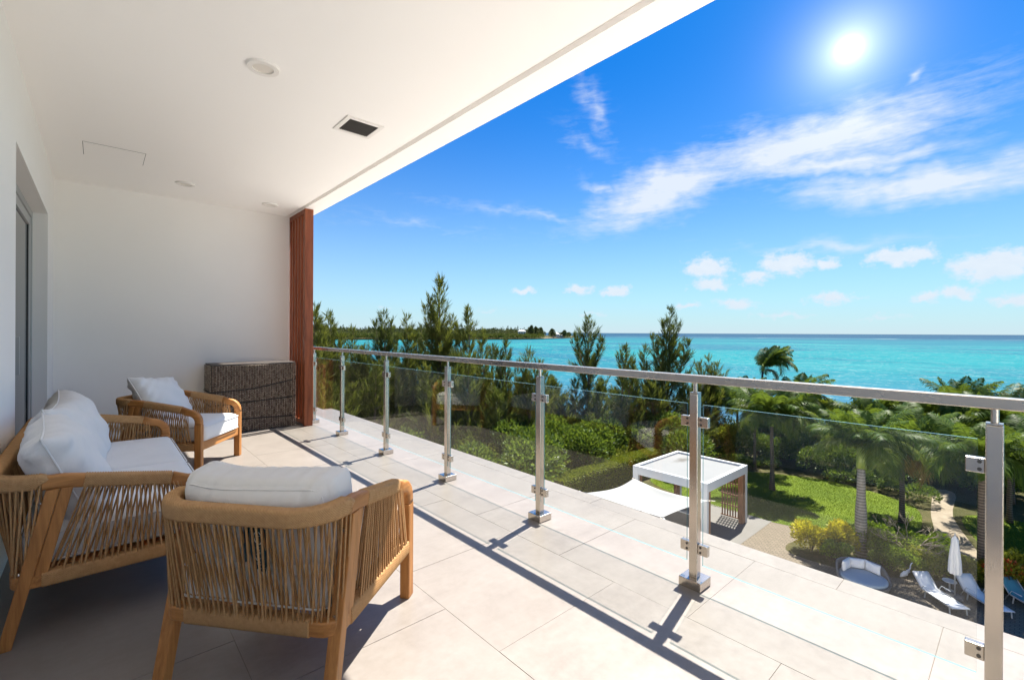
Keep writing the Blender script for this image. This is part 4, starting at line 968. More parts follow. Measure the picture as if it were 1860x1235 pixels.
# screen-right direction for leaning leaders
rx, ry = math.cos(R(YAW)), -math.sin(R(YAW))
def ld(off, h0, h1, r_, fwd=0.0): return (off * rx + fwd * ry * -1, off * ry + fwd * rx, h0, h1, r_)
def H_at(py, d, px): return 11.0 + (600 + (px - 178) * 0.0055 - py) / FPX * d
spec = [
 (574, 34, 560, 2.2, [ld(0.5, 6, 11.2, 1.0), ld(-0.7, 4, 9.6, 1.2)], 'casuarina tree half hidden behind the wooden screen', M_CAS),
 (600, 36, 570, 2.3, [ld(-0.9, 6, 11.3, 0.9), ld(0.9, 6, 10.6, 1.0)], 'casuarina tree with a crooked drooping tip next to the wooden screen', M_CAS),
 (642, 40, 598, 2.0, [ld(0.8, 5, 9.6, 0.9)], 'short slender casuarina tree between the first two railing posts', M_CAS),
 (697, 40, 567, 2.1, [ld(-0.75, 6, 11.7, 0.8), ld(0.75, 6, 11.9, 0.8), ld(1.1, 5, 10.6, 0.9)], 'casuarina tree with several upright tips above the third railing post', M_CAS2),
 (738, 42, 571, 1.7, [ld(0.6, 5, 10.6, 0.8)], 'narrow spire-shaped casuarina tree left of the tallest one', M_CAS),
 (766, 44, 592, 1.7, [ld(-0.6, 6, 11.0, 0.7)], 'casuarina tree with a leaning thin tip close against the tallest one', M_CAS2),
 (798, 41, 503, 2.9, [ld(-1.3, 7, 13.2, 1.0), ld(-0.8, 8, 14.0, 0.9), ld(1.2, 6, 12.4, 1.0)], 'tallest casuarina tree, its top highest above the horizon', M_CAS),
 (848, 41, 558, 1.9, [ld(-0.9, 6, 11.6, 0.9)], 'casuarina tree with a pointed top just right of the tallest one', M_CAS),
 (876, 38, 604, 1.6, [], 'small casuarina tree whose tip ends at the far shoreline', M_CAS),
 (920, 38, 618, 1.5, [ld(-0.7, 4, 9.4, 0.8)], 'small casuarina tree standing against the turquoise bay, tip below the horizon', M_CAS2),
 (962, 37, 640, 1.6, [ld(0.8, 4, 8.6, 0.8), ld(-1.0, 4, 8.4, 0.8)], 'low bushy casuarina tree just above the handrail by the fifth post', M_CAS),
 (1068, 42, 578, 2.3, [ld(-1.25, 6, 10.9, 0.9), ld(1.3, 6, 10.4, 0.9)], 'three-tipped casuarina tree crossing the horizon in the middle', M_CAS2),
 (1134, 40, 630, 1.8, [ld(0.9, 4, 8.4, 0.8)], 'casuarina tree with open feathery branches left of the dark lone one', M_CAS2),
 (1172, 42, 632, 1.5, [], 'thin casuarina tree crowding the dark lone one', M_CAS2),
 (1216, 43, 561, 2.7, [ld(-1.7, 5, 10.6, 1.0), ld(1.9, 5, 10.2, 1.1), ld(-0.5, 7, 12.0, 0.9)], 'dark lone casuarina tree rising over the sea horizon above the sixth post', M_CAS2),
 (1286, 45, 652, 2.2, [ld(0.9, 4, 7.8, 1.0), ld(-0.9, 4, 8.0, 1.0)], 'wind-bent bushy casuarina tree beside the tall swaying palm', M_CAS),
]
for i, (px, d, py, rad, lead, lab, m) in enumerate(spec):
    casuarina(px, d, H_at(py, d, px), rad * 0.95, 100 + i, lab, lead, m)
# denser, lower casuarinas filling the stand below the handrail
proto = [casuarina_arrays(h, r_, 300 + k, (), 1.15, 0.04) for k, (h, r_) in enumerate(((8.0, 2.1), (7.2, 2.3), (6.4, 2.2)))]
pmesh = [(tr.mesh('trunk', M_BARK, True), np_mesh('crown', v, f, M_CAS if k != 1 else M_CAS2)) for k, (tr, v, f) in enumerate(proto)]
rg = random.Random(4); panels = [(627, 'first'), (709, 'second'), (822, 'third'), (991, 'fourth'), (1275, 'fifth')]; seen = {}
ordn = ['leftmost', 'second', 'third', 'fourth', 'fifth', 'sixth', 'seventh', 'eighth', 'ninth', 'tenth', 'eleventh', 'twelfth', 'thirteenth', 'fourteenth', 'fifteenth', 'sixteenth']
for i, (px, d) in enumerate(sorted([(575, 31), (598, 33), (618, 37), (640, 34), (664, 38), (684, 35), (706, 37), (728, 38), (752, 40), (775, 37), (800, 36), (826, 38), (852, 36), (880, 39), (905, 35), (930, 38), (955, 40),
                            (990, 41), (1020, 39), (1045, 42), (1090, 40), (1115, 43), (1150, 41), (1185, 40), (1245, 42), (1265, 44), (586, 40), (630, 43), (655, 44), (676, 42), (718, 45), (745, 46), (785, 44), (815, 45), (840, 44), (866, 45), (895, 43), (942, 43), (975, 44), (1005, 45), (1130, 46), (1200, 45)])):
    pn_ = next(nm for lim, nm in panels if px < lim); q_ = ordn[seen.get(pn_, 0)]; seen[pn_] = seen.get(pn_, 0) + 1
    k = i % 3; x, y = bear(px, d); t = thing('casuarina_tree', (x, y, GND), rg.uniform(0, 6.28), f'low dense casuarina, {q_} from the left in the {pn_} glass panel past the wooden screen', 'tree', 'low casuarinas below the handrail')
    s_ = rg.uniform(0.92, 1.22) * (1.08 if px < 900 else 0.84); t.scale = (1.05, 1.05, s_)
    put('trunk', pmesh[k][0], t); put('crown', pmesh[k][1], t)

def shell_leaves(cs, rs, n, L, Wd, rg, up=0.35, jit=0.16):
    P = []; D = []
    for c, r_ in zip(cs, rs):
        d = sphere_dirs(n, rg); d[:, 2] = np.where(d[:, 2] < -0.35, -d[:, 2], d[:, 2])
        q = 1 - np.abs(rg.normal(0, jit, n)); p = np.array(c) + d * np.array(r_) * q[:, None]
        P.append(p); dd = d + rg.normal(0, 0.55, d.shape); dd[:, 2] += up; D.append(dd)
    P = np.concatenate(P); D = np.concatenate(D)
    return leaves(P, D, rg.uniform(0.7, 1.3, len(P)) * L, rg.uniform(0.7, 1.3, len(P)) * Wd, rg)
def shrub_mesh(name, r_, h, n, L, Wd, m, seed, lobes=7, up=0.35):
    rg = np.random.default_rng(seed); cs = []; rs = []
    for k in range(lobes):
        a = rg.uniform(0, 6.28); q = rg.uniform(0.15, 0.62) * r_; s_ = rg.uniform(0.38, 0.62)
        cs.append((q * math.cos(a), q * math.sin(a), h * rg.uniform(0.35, 0.72))); rs.append((r_ * s_, r_ * s_, h * s_ * 0.72))
    cs.append((0, 0, h * 0.35)); rs.append((r_ * 0.8, r_ * 0.8, h * 0.4))
    v, f = shell_leaves(cs, rs, n // (lobes + 1), L, Wd, rg, up); v[:, 2] = np.maximum(v[:, 2], 0.01)
    st = MB()
    for k in range(6):
        a = rg.uniform(0, 6.28); st.tube([(0.05 * math.cos(a), 0.05 * math.sin(a), 0), (0.25 * r_ * math.cos(a), 0.25 * r_ * math.sin(a), h * 0.35), (0.5 * r_ * math.cos(a), 0.5 * r_ * math.sin(a), h * 0.62)], [0.03, 0.022, 0.01], 4)
    return np_mesh('foliage', v, f, m), st.mesh('stem', M_BARK, True)
def shrub(name, x, y, r_, h, n, L, Wd, m, seed, label, group=None, z=GND + 0.012):
    fo, st = shrub_mesh(name, r_, h, n, L, Wd, m, seed)
    t = thing(name, (x, y, z), 0, label, 'shrub', group); put('foliage', fo, t); put('stem', st, t); return t
# broadleaf thicket under and in front of the casuarinas (reads as one mass)
rg2 = np.random.default_rng(21); cs = []; rs = []
for k in range(105):
    px = rg2.uniform(560, 1260); d = rg2.uniform(29, 38) + (3 if px > 1060 else 0); x, y = bear(px, d)
    if 21 < x < 34 and 8 < y < 21.5: continue
    h = rg2.uniform(3.0, 4.6) * (1.0 if px > 900 else 0.85); r_ = rg2.uniform(1.3, 2.1)
    cs.append((x, y, GND + h * 0.5)); rs.append((r_, r_, h * 0.5))
v, f = shell_leaves(cs, rs, 1500, 0.26, 0.14, rg2, 0.3, 0.22)
tag(put('thicket', np_mesh('thicket', v, f, M_SHRUB)), 'dense bright green broadleaf thicket below the casuarinas', 'undergrowth', kind='stuff')
# ground-cover bank in front, the sunlit floor's reflection painted in as olive
cs = []; rs = []
for k in range(400):
    x = rg2.uniform(19.5, 37); y = rg2.uniform(20.8, 62)
    if x + y * 0.2 > 43 or y > 26 + x * 1.1: continue
    r_ = rg2.uniform(1.0, 1.7); h = rg2.uniform(1.9, 2.7) + (0.9 if x < 23 else 0)
    cs.append((x, y, GND + h * 0.45)); rs.append((r_, r_, h * 0.55))
v, f = shell_leaves(cs, rs, 800, 0.20, 0.10, rg2, 0.5, 0.2)
tag(put('bank_planting', np_mesh('bank_planting', v, f, M_REFLECT_LEAF)), 'low planting with painted olive reflection beyond the balcony edge, left of the shade sail', 'undergrowth', kind='stuff')
# clipped hedge
t = thing('clipped_hedge', (21.5, 19.2, GND), 0, 'flat-topped clipped green hedge running behind the shade sail', 'hedge')
n_ = 26000; L_, Wd_, h_ = 11.5, 1.1, 1.75
face = rg2.random(n_); P = np.stack([rg2.uniform(0, L_, n_), rg2.uniform(0, Wd_, n_), rg2.uniform(0, h_, n_)], 1); D = rg2.normal(0, 0.6, (n_, 3))
k = face < 0.5; P[k, 2] = h_ + rg2.normal(0, 0.03, k.sum()); D[k, 2] += 1
k = (face >= 0.5) & (face < 0.8); P[k, 1] = rg2.normal(0, 0.03, k.sum()); D[k, 1] -= 1
k = face >= 0.8; P[k, 1] = Wd_ + rg2.normal(0, 0.03, k.sum()); D[k, 1] += 1
v, f = leaves(P, D, rg2.uniform(0.07, 0.13, n_), 0.07, rg2); put('foliage', np_mesh('foliage', v, f, M_LIME), t)
MB().box(0.05, L_ - 0.05, 0.06, Wd_ - 0.06, 0.0, h_ - 0.06).build('branches', M_SOIL, t)

# ---- palms
def frond_mesh(Lf, droop, seed, m, leaflet=0.62, twist=0.0, n=58, width=0.062):
    """base at the origin, growing along +x and up, arching over"""
    rg = np.random.default_rng(seed); N = 16; pts = []; a = R(68) - droop * 0.25; p = np.array([0.0, 0.0, 0.0])
    for k in range(N + 1):
        pts.append(p.copy()); q = k / N; ang_ = a - droop * (q ** 1.35) * 1.9
        p = p + np.array([math.cos(ang_), twist * q * 0.4, math.sin(ang_)]) * Lf / N
    pts = np.array(pts); rv = MB().tube([tuple(q) for q in pts], [0.028 * (1 - k / (N + 1.5)) + 0.004 for k in range(N + 1)], 4)
    V = list(rv.v); F = [list(q) for q in rv.f if len(q) == 4]
    for k in range(n):
        q = 0.13 + 0.86 * (k / (n - 1)); i = min(N - 1, int(q * N)); b = pts[i] + (pts[i + 1] - pts[i]) * (q * N - i)
        T = pts[i + 1] - pts[i]; T = T / np.linalg.norm(T); Sd = np.cross(T, [0, 0, 1.0]); Sd /= np.linalg.norm(Sd) + 1e-9; U = np.cross(Sd, T)
        ln = leaflet * (0.35 + 1.25 * math.sin(min(1, q * 1.02) * math.pi) ** 0.7) * rg.uniform(0.85, 1.15)
        for s in (1, -1):
            d = Sd * s * 0.86 + T * (0.42 + 0.5 * q) + U * rg.uniform(-0.05, 0.35); d /= np.linalg.norm(d)
            wv_ = T * width * 0.5; g_ = np.array([0, 0, -1.0])
            m1 = b + d * ln * 0.45 + g_ * ln * 0.07; m2 = b + d * ln * 0.8 + g_ * ln * (0.25 + rg.uniform(0, 0.12)); e_ = b + d * ln * 0.97 + g_ * ln * (0.46 + rg.uniform(0, 0.16))
            o = len(V); V += [tuple(b - wv_ * 0.4), tuple(b + wv_ * 0.4), tuple(m1 + wv_), tuple(m1 - wv_), tuple(m2 + wv_ * 0.75), tuple(m2 - wv_ * 0.75), tuple(e_ + wv_ * 0.1), tuple(e_ - wv_ * 0.1)]
            F += [[o, o + 1, o + 2, o + 3], [o + 3, o + 2, o + 4, o + 5], [o + 5, o + 4, o + 6, o + 7]]
    me = np_mesh('frond', np.array(V), np.array(F), m)
    return me
FR = {}
def frond(kind, k):
    key = (kind, k)
    if key not in FR:
        dr = (0.16, 0.42, 0.78, 1.15, 1.6)[k]
        if kind == 'coco': FR[key] = frond_mesh(3.3, dr, 40 + k, M_PALM if k < 3 else M_PALM2, 0.60)
        elif kind == 'dark': FR[key] = frond_mesh(3.2, dr, 50 + k, M_PALM, 0.55)
        elif kind == 'dry': FR[key] = frond_mesh(2.3, 1.7, 60 + k, M_DEADFROND, 0.5)
        else: FR[key] = frond_mesh(2.6, dr, 70 + k, M_PALM2 if k != 1 else M_PALM, 0.55)
    return FR[key]
def palm(px, d, hc, label, n=20, kind='coco', sc_=1.0, seed=0, wind=0.0, dry=0, trunk=M_PTDARK, tr0=0.13, lean=(0, 0), royal=False, xy=None):
    rg = random.Random(seed); x, y = xy if xy else bear(px, d)
    t = thing('palm_tree', (x, y, GND), 0, label, 'palm tree', 'palms in the garden')
    pts = [(lean[0] * (k / 6) ** 1.6, lean[1] * (k / 6) ** 1.6, hc * k / 6) for k in range(7)]
    MB().tube(pts, [tr0 * (1.35 if k == 0 else 1.0 - 0.05 * k + (0.18 if royal and k in (2, 3) else 0)) for k in range(7)], 12).build('trunk', trunk, t, smooth=True)
    top = Vector(pts[-1])
    if royal:
        MB().tube([top + Vector((0, 0, -0.02)), top + Vector((0, 0, 0.45)), top + Vector((0, 0, 1.0))], [tr0 * 0.92, tr0 * 0.86, tr0 * 0.45], 12).build('crownshaft', M_SHAFT, t, smooth=True); top = top + Vector((0, 0, 0.85))
    else:
        MB().tube([top + Vector((0, 0, -0.25)), top + Vector((0, 0, 0.05)), top + Vector((0, 0, 0.45))], [tr0 * 0.95, tr0 * 1.5, tr0 * 0.3], 10).build('crown_heart', M_PALM2.copy() if False else M_SHAFT, t, smooth=True)
    az_wind = math.atan2(ry, rx)
    n = int(n * 1.6)
    for k in range(n):
        a = k * 2.39996 + rg.uniform(-0.25, 0.25); lvl = min(4, int(4.6 * k / n + rg.uniform(-0.3, 0.3))); lvl = max(0, lvl)
        if wind:
            df = (a - az_wind + math.pi) % (2 * math.pi) - math.pi; a = az_wind + df * (1 - wind)
        f_ = put('frond', frond(kind, lvl), t, tuple(top), (rg.uniform(-0.25, 0.25), rg.uniform(-0.12, 0.12), a)); q = sc_ * 1.12 * rg.uniform(0.85, 1.12) * (0.82 if lvl == 0 else 1); f_.scale = (q, q, q)
    for k in range(dry):
        f_ = put('frond', frond('dry', k % 3), t, tuple(top + Vector((0, 0, -0.15))), (0, R(25), rg.uniform(0, 6.28)))
    return t
palm(1410, 0, 4.7, 'coconut palm on the lawn just right of the white pavilion roof', 22, 'coco', 1.0, 1, 0.12, 0, M_PTDARK, 0.16, (0.1, 0.1), xy=(35.4, 11.9))
palm(1373, 0, 3.9, 'smaller palm at the back edge of the lawn behind the pavilion', 16, 'dark', 0.85, 2, 0.15, 0, M_PTDARK, 0.13, xy=(39.8, 14.7))
palm(1380, 46, 7.5, 'tall wind-swept palm whose crown stands above the handrail against the sea', 18, 'dark', 0.9, 3, 0.62, 1, M_PTDARK, 0.13, (0.3, -0.2))
palm(1563, 0, 4.35, 'palm with a thick pale ringed trunk and green crownshaft beside the croton bushes', 18, 'coco', 0.80, 4, 0.0, 0, M_PTRUNK, 0.24, royal=True, xy=(28.3, 5.45))
palm(1640, 0, 4.0, 'palm with dry orange hanging fronds on the far lawn', 22, 'coco', 0.98, 5, 0.1, 2, M_PTDARK, 0.15, xy=(35.0, 4.8))
palm(1785, 0, 4.9, 'dark-trunked palm behind the nearest steel post', 22, 'dark', 0.80, 6, 0.1, 0, M_PTDARK, 0.17, xy=(29.8, 1.3))
palm(1742, 34, 5.3, 'palm whose upright spear fronds show above the handrail near the nearest post', 20, 'dark', 0.98, 7, 0.1)
palm(1645, 39, 3.6, 'golden-tipped wind-blown palm by the water', 16, 'yellow', 1.05, 8, 0.55)
palm(1835, 27, 5.0, 'palm at the edge of view right of the nearest steel post', 24, 'dark', 1.05, 9, 0.1, 0)
palm(1442, 41, 4.6, 'palm behind the lawn with pale drooping fronds against blue water', 18, 'coco', 1.0, 10, 0.25)
palm(1890, 22.5, 4.0, 'leafy palm cut off by the edge of view beyond the railing', 18, 'coco', 0.95, 11, 0.0)
palm(1700, 36, 3.8, 'low full-crowned palm between the path and the sea', 18, 'dark', 0.95, 12, 0.15, 1)
palm(1585, 38, 3.7, 'palm standing farthest back behind the pale ringed trunk', 18, 'dark', 1.0, 14, 0.15)
palm(1340, 43, 4.4, 'palm rising from the shrubs behind the pavilion roof', 16, 'dark', 0.9, 15, 0.2)
for i, (px, d, h, kd, lab) in enumerate(((1840, 30, 3.4, 'dark', 'short full palm on the right lawn past the nearest steel post'), (1775, 35, 3.2, 'coco', 'short palm on the far side of the sandy path'), (1300, 47, 3.4, 'dark', 'wind-bent low palm on the shore above the pavilion'))):
    palm(px, d, h, lab, 16, kd, 0.85, 30 + i, 0.1)
# ---- shrubs: behind the lawn, then the bed by the patio
back = [(1330, 42, 1.8, 2.6, M_LIME, 'yellow-green shrub right behind the pavilion roof'), (1395, 46, 2.0, 3.2, M_SHRUB, 'round green shrub at the foot of the tall wind-swept palm'),
        (1450, 46, 2.0, 3.6, M_LIME, 'lime green sea-side shrub behind the pale drooping palm'), (1500, 47, 2.2, 4.6, M_LIME, 'lime green shrub showing below the handrail against blue water'), (1540, 46, 2.0, 3.8, M_SHRUB, 'dark green shrub by the water left of the thick pale trunk'),
        (1590, 46, 2.1, 4.4, M_LIME, 'lime green shrub by the water right of the thick pale trunk'), (1645, 43, 2.0, 3.4, M_SHRUB, 'green shrub under the golden-tipped palm'), (1700, 42, 2.2, 3.6, M_SHRUB, 'green shrub at the far end of the sandy path'),
        (1760, 38, 2.2, 3.6, M_SHRUB, 'tall green shrub behind the nearest steel post'), (1820, 36, 2.2, 3.8, M_SHRUB, 'large green shrub right of the nearest steel post'), (1880, 34, 2.2, 3.8, M_SHRUB, 'green shrub at the picture edge behind the palms'),
        (1270, 47, 2.0, 2.8, M_SHRUB, 'green shrub on the rocky shore left of the pavilion')]
for i, (px, d, r_, h, m, lab) in enumerate(back):
    x, y = bear(px, d); shrub('green_shrub', x, y, r_, h, 3600, 0.24, 0.13, m, 500 + i, lab, 'shrubs along the shore')
cs = []; rs = []
for k in range(230):
    px = rg2.uniform(1290, 1900); x, y = bear(px, rg2.uniform(30, 46))
    if inside(lawnL, np.array([[x, y]]))[0] or inside(lawnR, np.array([[x, y]]))[0] or (30 < x < 45 and 2.0 < y < 4.4) or x < 33: continue
    h = rg2.uniform(0.6, 1.6) + (1.3 if x > 41.5 else 0); r_ = rg2.uniform(0.6, 1.2); cs.append((x, y, GND + h * 0.45)); rs.append((r_, r_, h * 0.55))
v, f = shell_leaves(cs, rs, 900, 0.17, 0.09, rg2, 0.4, 0.2)
tag(put('undergrowth', np_mesh('undergrowth', v, f, M_SHRUB)), 'dark green undergrowth round the far edge of the lawn', 'undergrowth', kind='stuff')
bed = [('croton_bush', 26.9, 7.25, 0.75, 1.25, 1500, 0.17, 0.055, M_YELLOW, 'bright yellow croton bush, the one standing apart at the paving'), ('croton_bush', 27.5, 6.45, 0.70, 1.15, 1400, 0.17, 0.055, M_YELLOW, 'bright yellow croton bush in the middle of the row'),
       ('croton_bush', 27.75, 5.95, 0.55, 1.2, 1100, 0.17, 0.055, M_YELLOW, 'bright yellow croton bush touching the thick pale trunk'), ('green_shrub', 26.7, 6.2, 0.65, 0.75, 1500, 0.11, 0.06, M_BED, 'low green shrub in front of the croton bushes'),
       ('green_shrub', 28.9, 4.9, 0.85, 1.25, 2200, 0.13, 0.07, M_BED, 'rounded green shrub just right of the thick pale trunk'), ('green_shrub', 27.6, 4.35, 0.75, 0.8, 2000, 0.09, 0.05, M_BED, 'fine-leaved green shrub behind the daybed'),
       ('green_shrub', 29.6, 3.6, 0.8, 1.0, 1800, 0.12, 0.06, M_BED, 'green shrub at the foot of the bare tree'), ('green_shrub', 29.9, 2.7, 0.8, 1.1, 1800, 0.12, 0.06, M_BED, 'green shrub between the bare tree and the sandy path'),
       ('green_shrub', 28.3, 2.9, 0.75, 0.85, 1800, 0.10, 0.05, M_LIME, 'olive yellow shrub behind the white lounger left of the parasol'), ('green_shrub', 27.9, 3.55, 0.6, 0.75, 1500, 0.1, 0.05, M_BED, 'small green shrub behind the white bird figure'),
       ('green_shrub', 29.2, 1.75, 0.75, 0.9, 1700, 0.11, 0.06, M_LIME, 'olive shrub right behind the closed parasol'), ('flowering_shrub', 29.3, 0.75, 0.8, 1.0, 1900, 0.12, 0.055, M_RED, 'red-flowered shrub right behind the nearest steel post'),
       ('flowering_shrub', 29.3, -0.25, 0.8, 0.95, 1900, 0.12, 0.055, M_RED, 'red-flowered shrub at the picture edge by the blue lounger'), ('green_shrub', 30.1, 0.2, 0.9, 1.4, 2200, 0.15, 0.07, M_LIME, 'bright green leafy shrub behind the red-flowered ones'), ('green_shrub', 30.2, -1.0, 0.9, 1.3, 2200, 0.15, 0.07, M_BED, 'green shrub beyond the red-flowered ones at the edge of view')]
for i, (nm, x, y, r_, h, n, L, Wd, m, lab) in enumerate(bed): shrub(nm, x, y, r_ * 1.12, h * 1.18, int(n * 1.5), L * 1.15, Wd * 1.2, m, 700 + i, lab, 'shrubs in the bed by the patio')
# bare frangipani
def bare_tree(x, y, h, seed, label):
    rg = random.Random(seed); m = MB()
    def grow(p, d, L, r_, lev):
        e = p + d * L; m.tube([p, p.lerp(e, 0.5) + Vector((rg.uniform(-1, 1), rg.uniform(-1, 1), 0.3)) * L * 0.06, e], [r_, r_ * 0.85, r_ * 0.7], 5)
        if lev == 0: return
        for k in range(rg.choice((2, 3, 3))):
            nd = (d + Vector((rg.uniform(-1, 1), rg.uniform(-1, 1), rg.uniform(-0.35, 0.6))) * 0.85).normalized(); grow(e, nd, L * rg.uniform(0.62, 0.85), r_ * 0.66, lev - 1)
    t = thing('bare_tree', (x, y, GND), 0, label, 'tree')
    grow(Vector((0, 0, 0)), Vector((0, 0, 1)), h * 0.24, 0.055, 0); tk = m.build('trunk', M_TWIG, t, smooth=True); m = MB()
    for k in range(5):
        a = k * 1.257 + rg.uniform(-0.3, 0.3); grow(Vector((0, 0, h * 0.23)), Vector((math.cos(a) * 0.8, math.sin(a) * 0.8, 0.55)).normalized(), h * 0.26, 0.034, 4)
    m.build('branches', M_TWIG, t, smooth=True)
bare_tree(29.0, 3.75, 2.5, 5, 'leafless pale branching frangipani tree in the planting bed')

# ------------------------------------------------------------------ pavilion and shade sail
PX0, PX1, PY0, PY1 = 23.1, 28.2, 10.8, 15.2; PH = 3.32
t = thing('garden_pavilion', (PX0, PY0, GND + 0.022), 0, 'white flat-roofed garden pavilion with wooden lattice beside the lawn', 'pavilion')
w_, l_ = PX1 - PX0, PY1 - PY0; rf = MB()
zb_, zt_ = PH - 0.46, PH; k = 0.22
rf.box(0, w_, 0, k, zb_, zt_); rf.box(0, w_, l_ - k, l_, zb_, zt_); rf.box(0, k, k, l_ - k, zb_, zt_); rf.box(w_ - k, w_, k, l_ - k, zb_, zt_)
roof = rf.build('roof', M_WHITE, t, bevel=0.012); MB().box(k + .002, w_ - k - .002, k + .002, l_ - k - .002, zb_ + 0.02, zt_ - 0.11).build('roof_deck', M_DECK, roof)
colm = MB().box(-0.09, 0.09, -0.16, 0.16, 0, zb_ - 0.002).mesh('column', M_WHITE); wcol = MB().box(-0.16, 0.16, -0.12, 0.12, 0, zb_ - 0.004).mesh('wood_pier', M_BROWNWOOD)
for x, y in ((0.10, 0.17), (w_ - 0.10, 0.17), (0.10, l_ - 0.17), (w_ - 0.10, l_ - 0.17)): put('column', colm, t, (x, y, 0))
for x, y in ((0.36, 0.18), (w_ - 0.36, 0.18), (0.36, l_ - 0.18), (w_ - 0.36, l_ - 0.18)): put('wood_pier', wcol, t, (x, y, 0))
lat = MB().box(-0.022, 0.022, -0.035, 0.035, 0.05, zb_ - 0.05).mesh('lattice_bar', M_BROWNWOOD)
for k in range(7): put('lattice_bar', lat, t, (w_ - 0.1, 0.48 + k * 0.155, 0))
cross = MB().box(-0.028, 0.028, 0.36, 1.50, -0.03, 0.03).mesh('lattice_rail', M_BROWNWOOD)
for z in (0.09, 0.75, 1.4, 2.05, zb_ - 0.09): put('lattice_rail', cross, t, (w_ - 0.1, 0, z))
ct = thing('bar_counter', (PX0 + 1.2, PY0 + 1.6, GND + 0.022), 0, 'grey outdoor bar counter in the shade under the pavilion roof', 'counter')
MB().box(0, 0.75, 0, 2.4, 0, 1.0).build('counter_body', M_CONC, ct, bevel=0.01); MB().box(-0.08, 0.83, -0.08, 2.48, 1.001, 1.06).build('counter_top', M_WHITE, ct, bevel=0.008)
fm_ = MB().box(0.2, 0.6, 0.3, 1.2, 1.061, 1.3).build('grill_hood', M_STEEL, ct, bevel=0.06)
# shade sail on the house side of the pavilion
C = [Vector(bear(1152, 25.9) + (GND + 2.85,)), Vector(bear(1064, 23.2) + (GND + 2.95,)), Vector(bear(1204, 20.7) + (GND + 2.72,)), Vector(bear(1290, 22.9) + (GND + 2.70,))]
N = 22; V = []; F = []
for j in range(N + 1):
    for i in range(N + 1):
        u, v_ = i / N, j / N; p = C[0] * (1 - u) * (1 - v_) + C[1] * u * (1 - v_) + C[2] * u * v_ + C[3] * (1 - u) * v_
        cen = (C[0] + C[1] + C[2] + C[3]) / 4
        bu, bv_ = 4 * u * (1 - u), 4 * v_ * (1 - v_)
        pull = 0.13 * (bu * (1 - bv_) + bv_ * (1 - bu)); q = p.lerp(Vector((cen.x, cen.y, p.z)), pull); q.z -= 0.28 * bu * bv_ + 0.10 * (bu + bv_)
        V.append(tuple(q))
for j in range(N):
    for i in range(N): F.append((j * (N + 1) + i, j * (N + 1) + i + 1, (j + 1) * (N + 1) + i + 1, (j + 1) * (N + 1) + i))
t = thing('shade_sail', (0, 0, 0), 0, 'white stretched shade sail next to the pavilion', 'shade sail')
so_ = put('cloth', np_mesh('cloth', np.array(V), np.array(F), M_SAIL, True), t); sd_ = so_.modifiers.new('solid', 'SOLIDIFY'); sd_.thickness = 0.006
for k, c in enumerate(C):
    cen = (C[0] + C[1] + C[2] + C[3]) / 4; o = (c - cen).normalized() * 0.28; e = c + o
    MB().tube([c, e], 0.012, 6).build('cable', M_STEEL, t); MB().box(c.x - 0.06, c.x + 0.06, c.y - 0.06, c.y + 0.06, c.z - 0.015, c.z + 0.02).build('corner_plate', M_STEEL, t)
    if k in (1, 2): MB().tube([(e.x, e.y, GND), (e.x, e.y, e.z + 0.08)], 0.05, 10).build('mast', M_WHITE, t)

# ------------------------------------------------------------------ patio furniture
# round daybed
t = thing('daybed', (24.9, 4.72, GND + 0.011), R(210), 'round grey wicker daybed with pale cushions at the edge of the patio', 'daybed')
m = MB(); n_ = 36; V = []; F = []
for k in range(n_):
    a = 2 * math.pi * k / n_; c, s_ = math.cos(a), math.sin(a); hb = 0.34 + 0.46 * max(0, min(1, (-c + 0.25) * 1.4))
    V += [(0.86 * c, 0.86 * s_, 0.02), (0.95 * c, 0.95 * s_, 0.25), (0.98 * c, 0.98 * s_, hb), (0.90 * c, 0.90 * s_, hb), (0.88 * c, 0.88 * s_, 0.25)]
for k in range(n_):
    j = (k + 1) % n_
    for q in range(4): F.append((k * 5 + q, j * 5 + q, j * 5 + q + 1, k * 5 + q + 1))
m.add(V, F); m.build('wicker_shell', M_GREYWICK, t, smooth=True)
cm = MB(); V = []; F = []
for ring, (r_, z) in enumerate(((0.80, 0.26), (0.875, 0.30), (0.875, 0.40), (0.80, 0.445), (0.45, 0.465), (0.01, 0.47))):
    for k in range(n_): V.append((r_ * math.cos(2 * math.pi * k / n_), r_ * math.sin(2 * math.pi * k / n_), z))
for ring in range(5):
    for k in range(n_): F.append((ring * n_ + k, ring * n_ + (k + 1) % n_, (ring + 1) * n_ + (k + 1) % n_, (ring + 1) * n_ + k))
cm.add(V, F); cm.build('seat_cushion', M_BLUEFAB, t, smooth=True)
for a in (-52, 0, 52):
    me, pp = pillow_mesh('back_cushion', 0.66, 0.46, 0.2, M_WHITE if False else M_FABRIC, 30 + a, 12)
    o = put('back_cushion', me, t, (-0.64 * math.cos(R(a)), -0.64 * math.sin(R(a)), 0.68), (R(0), R(0), R(a + 90)))
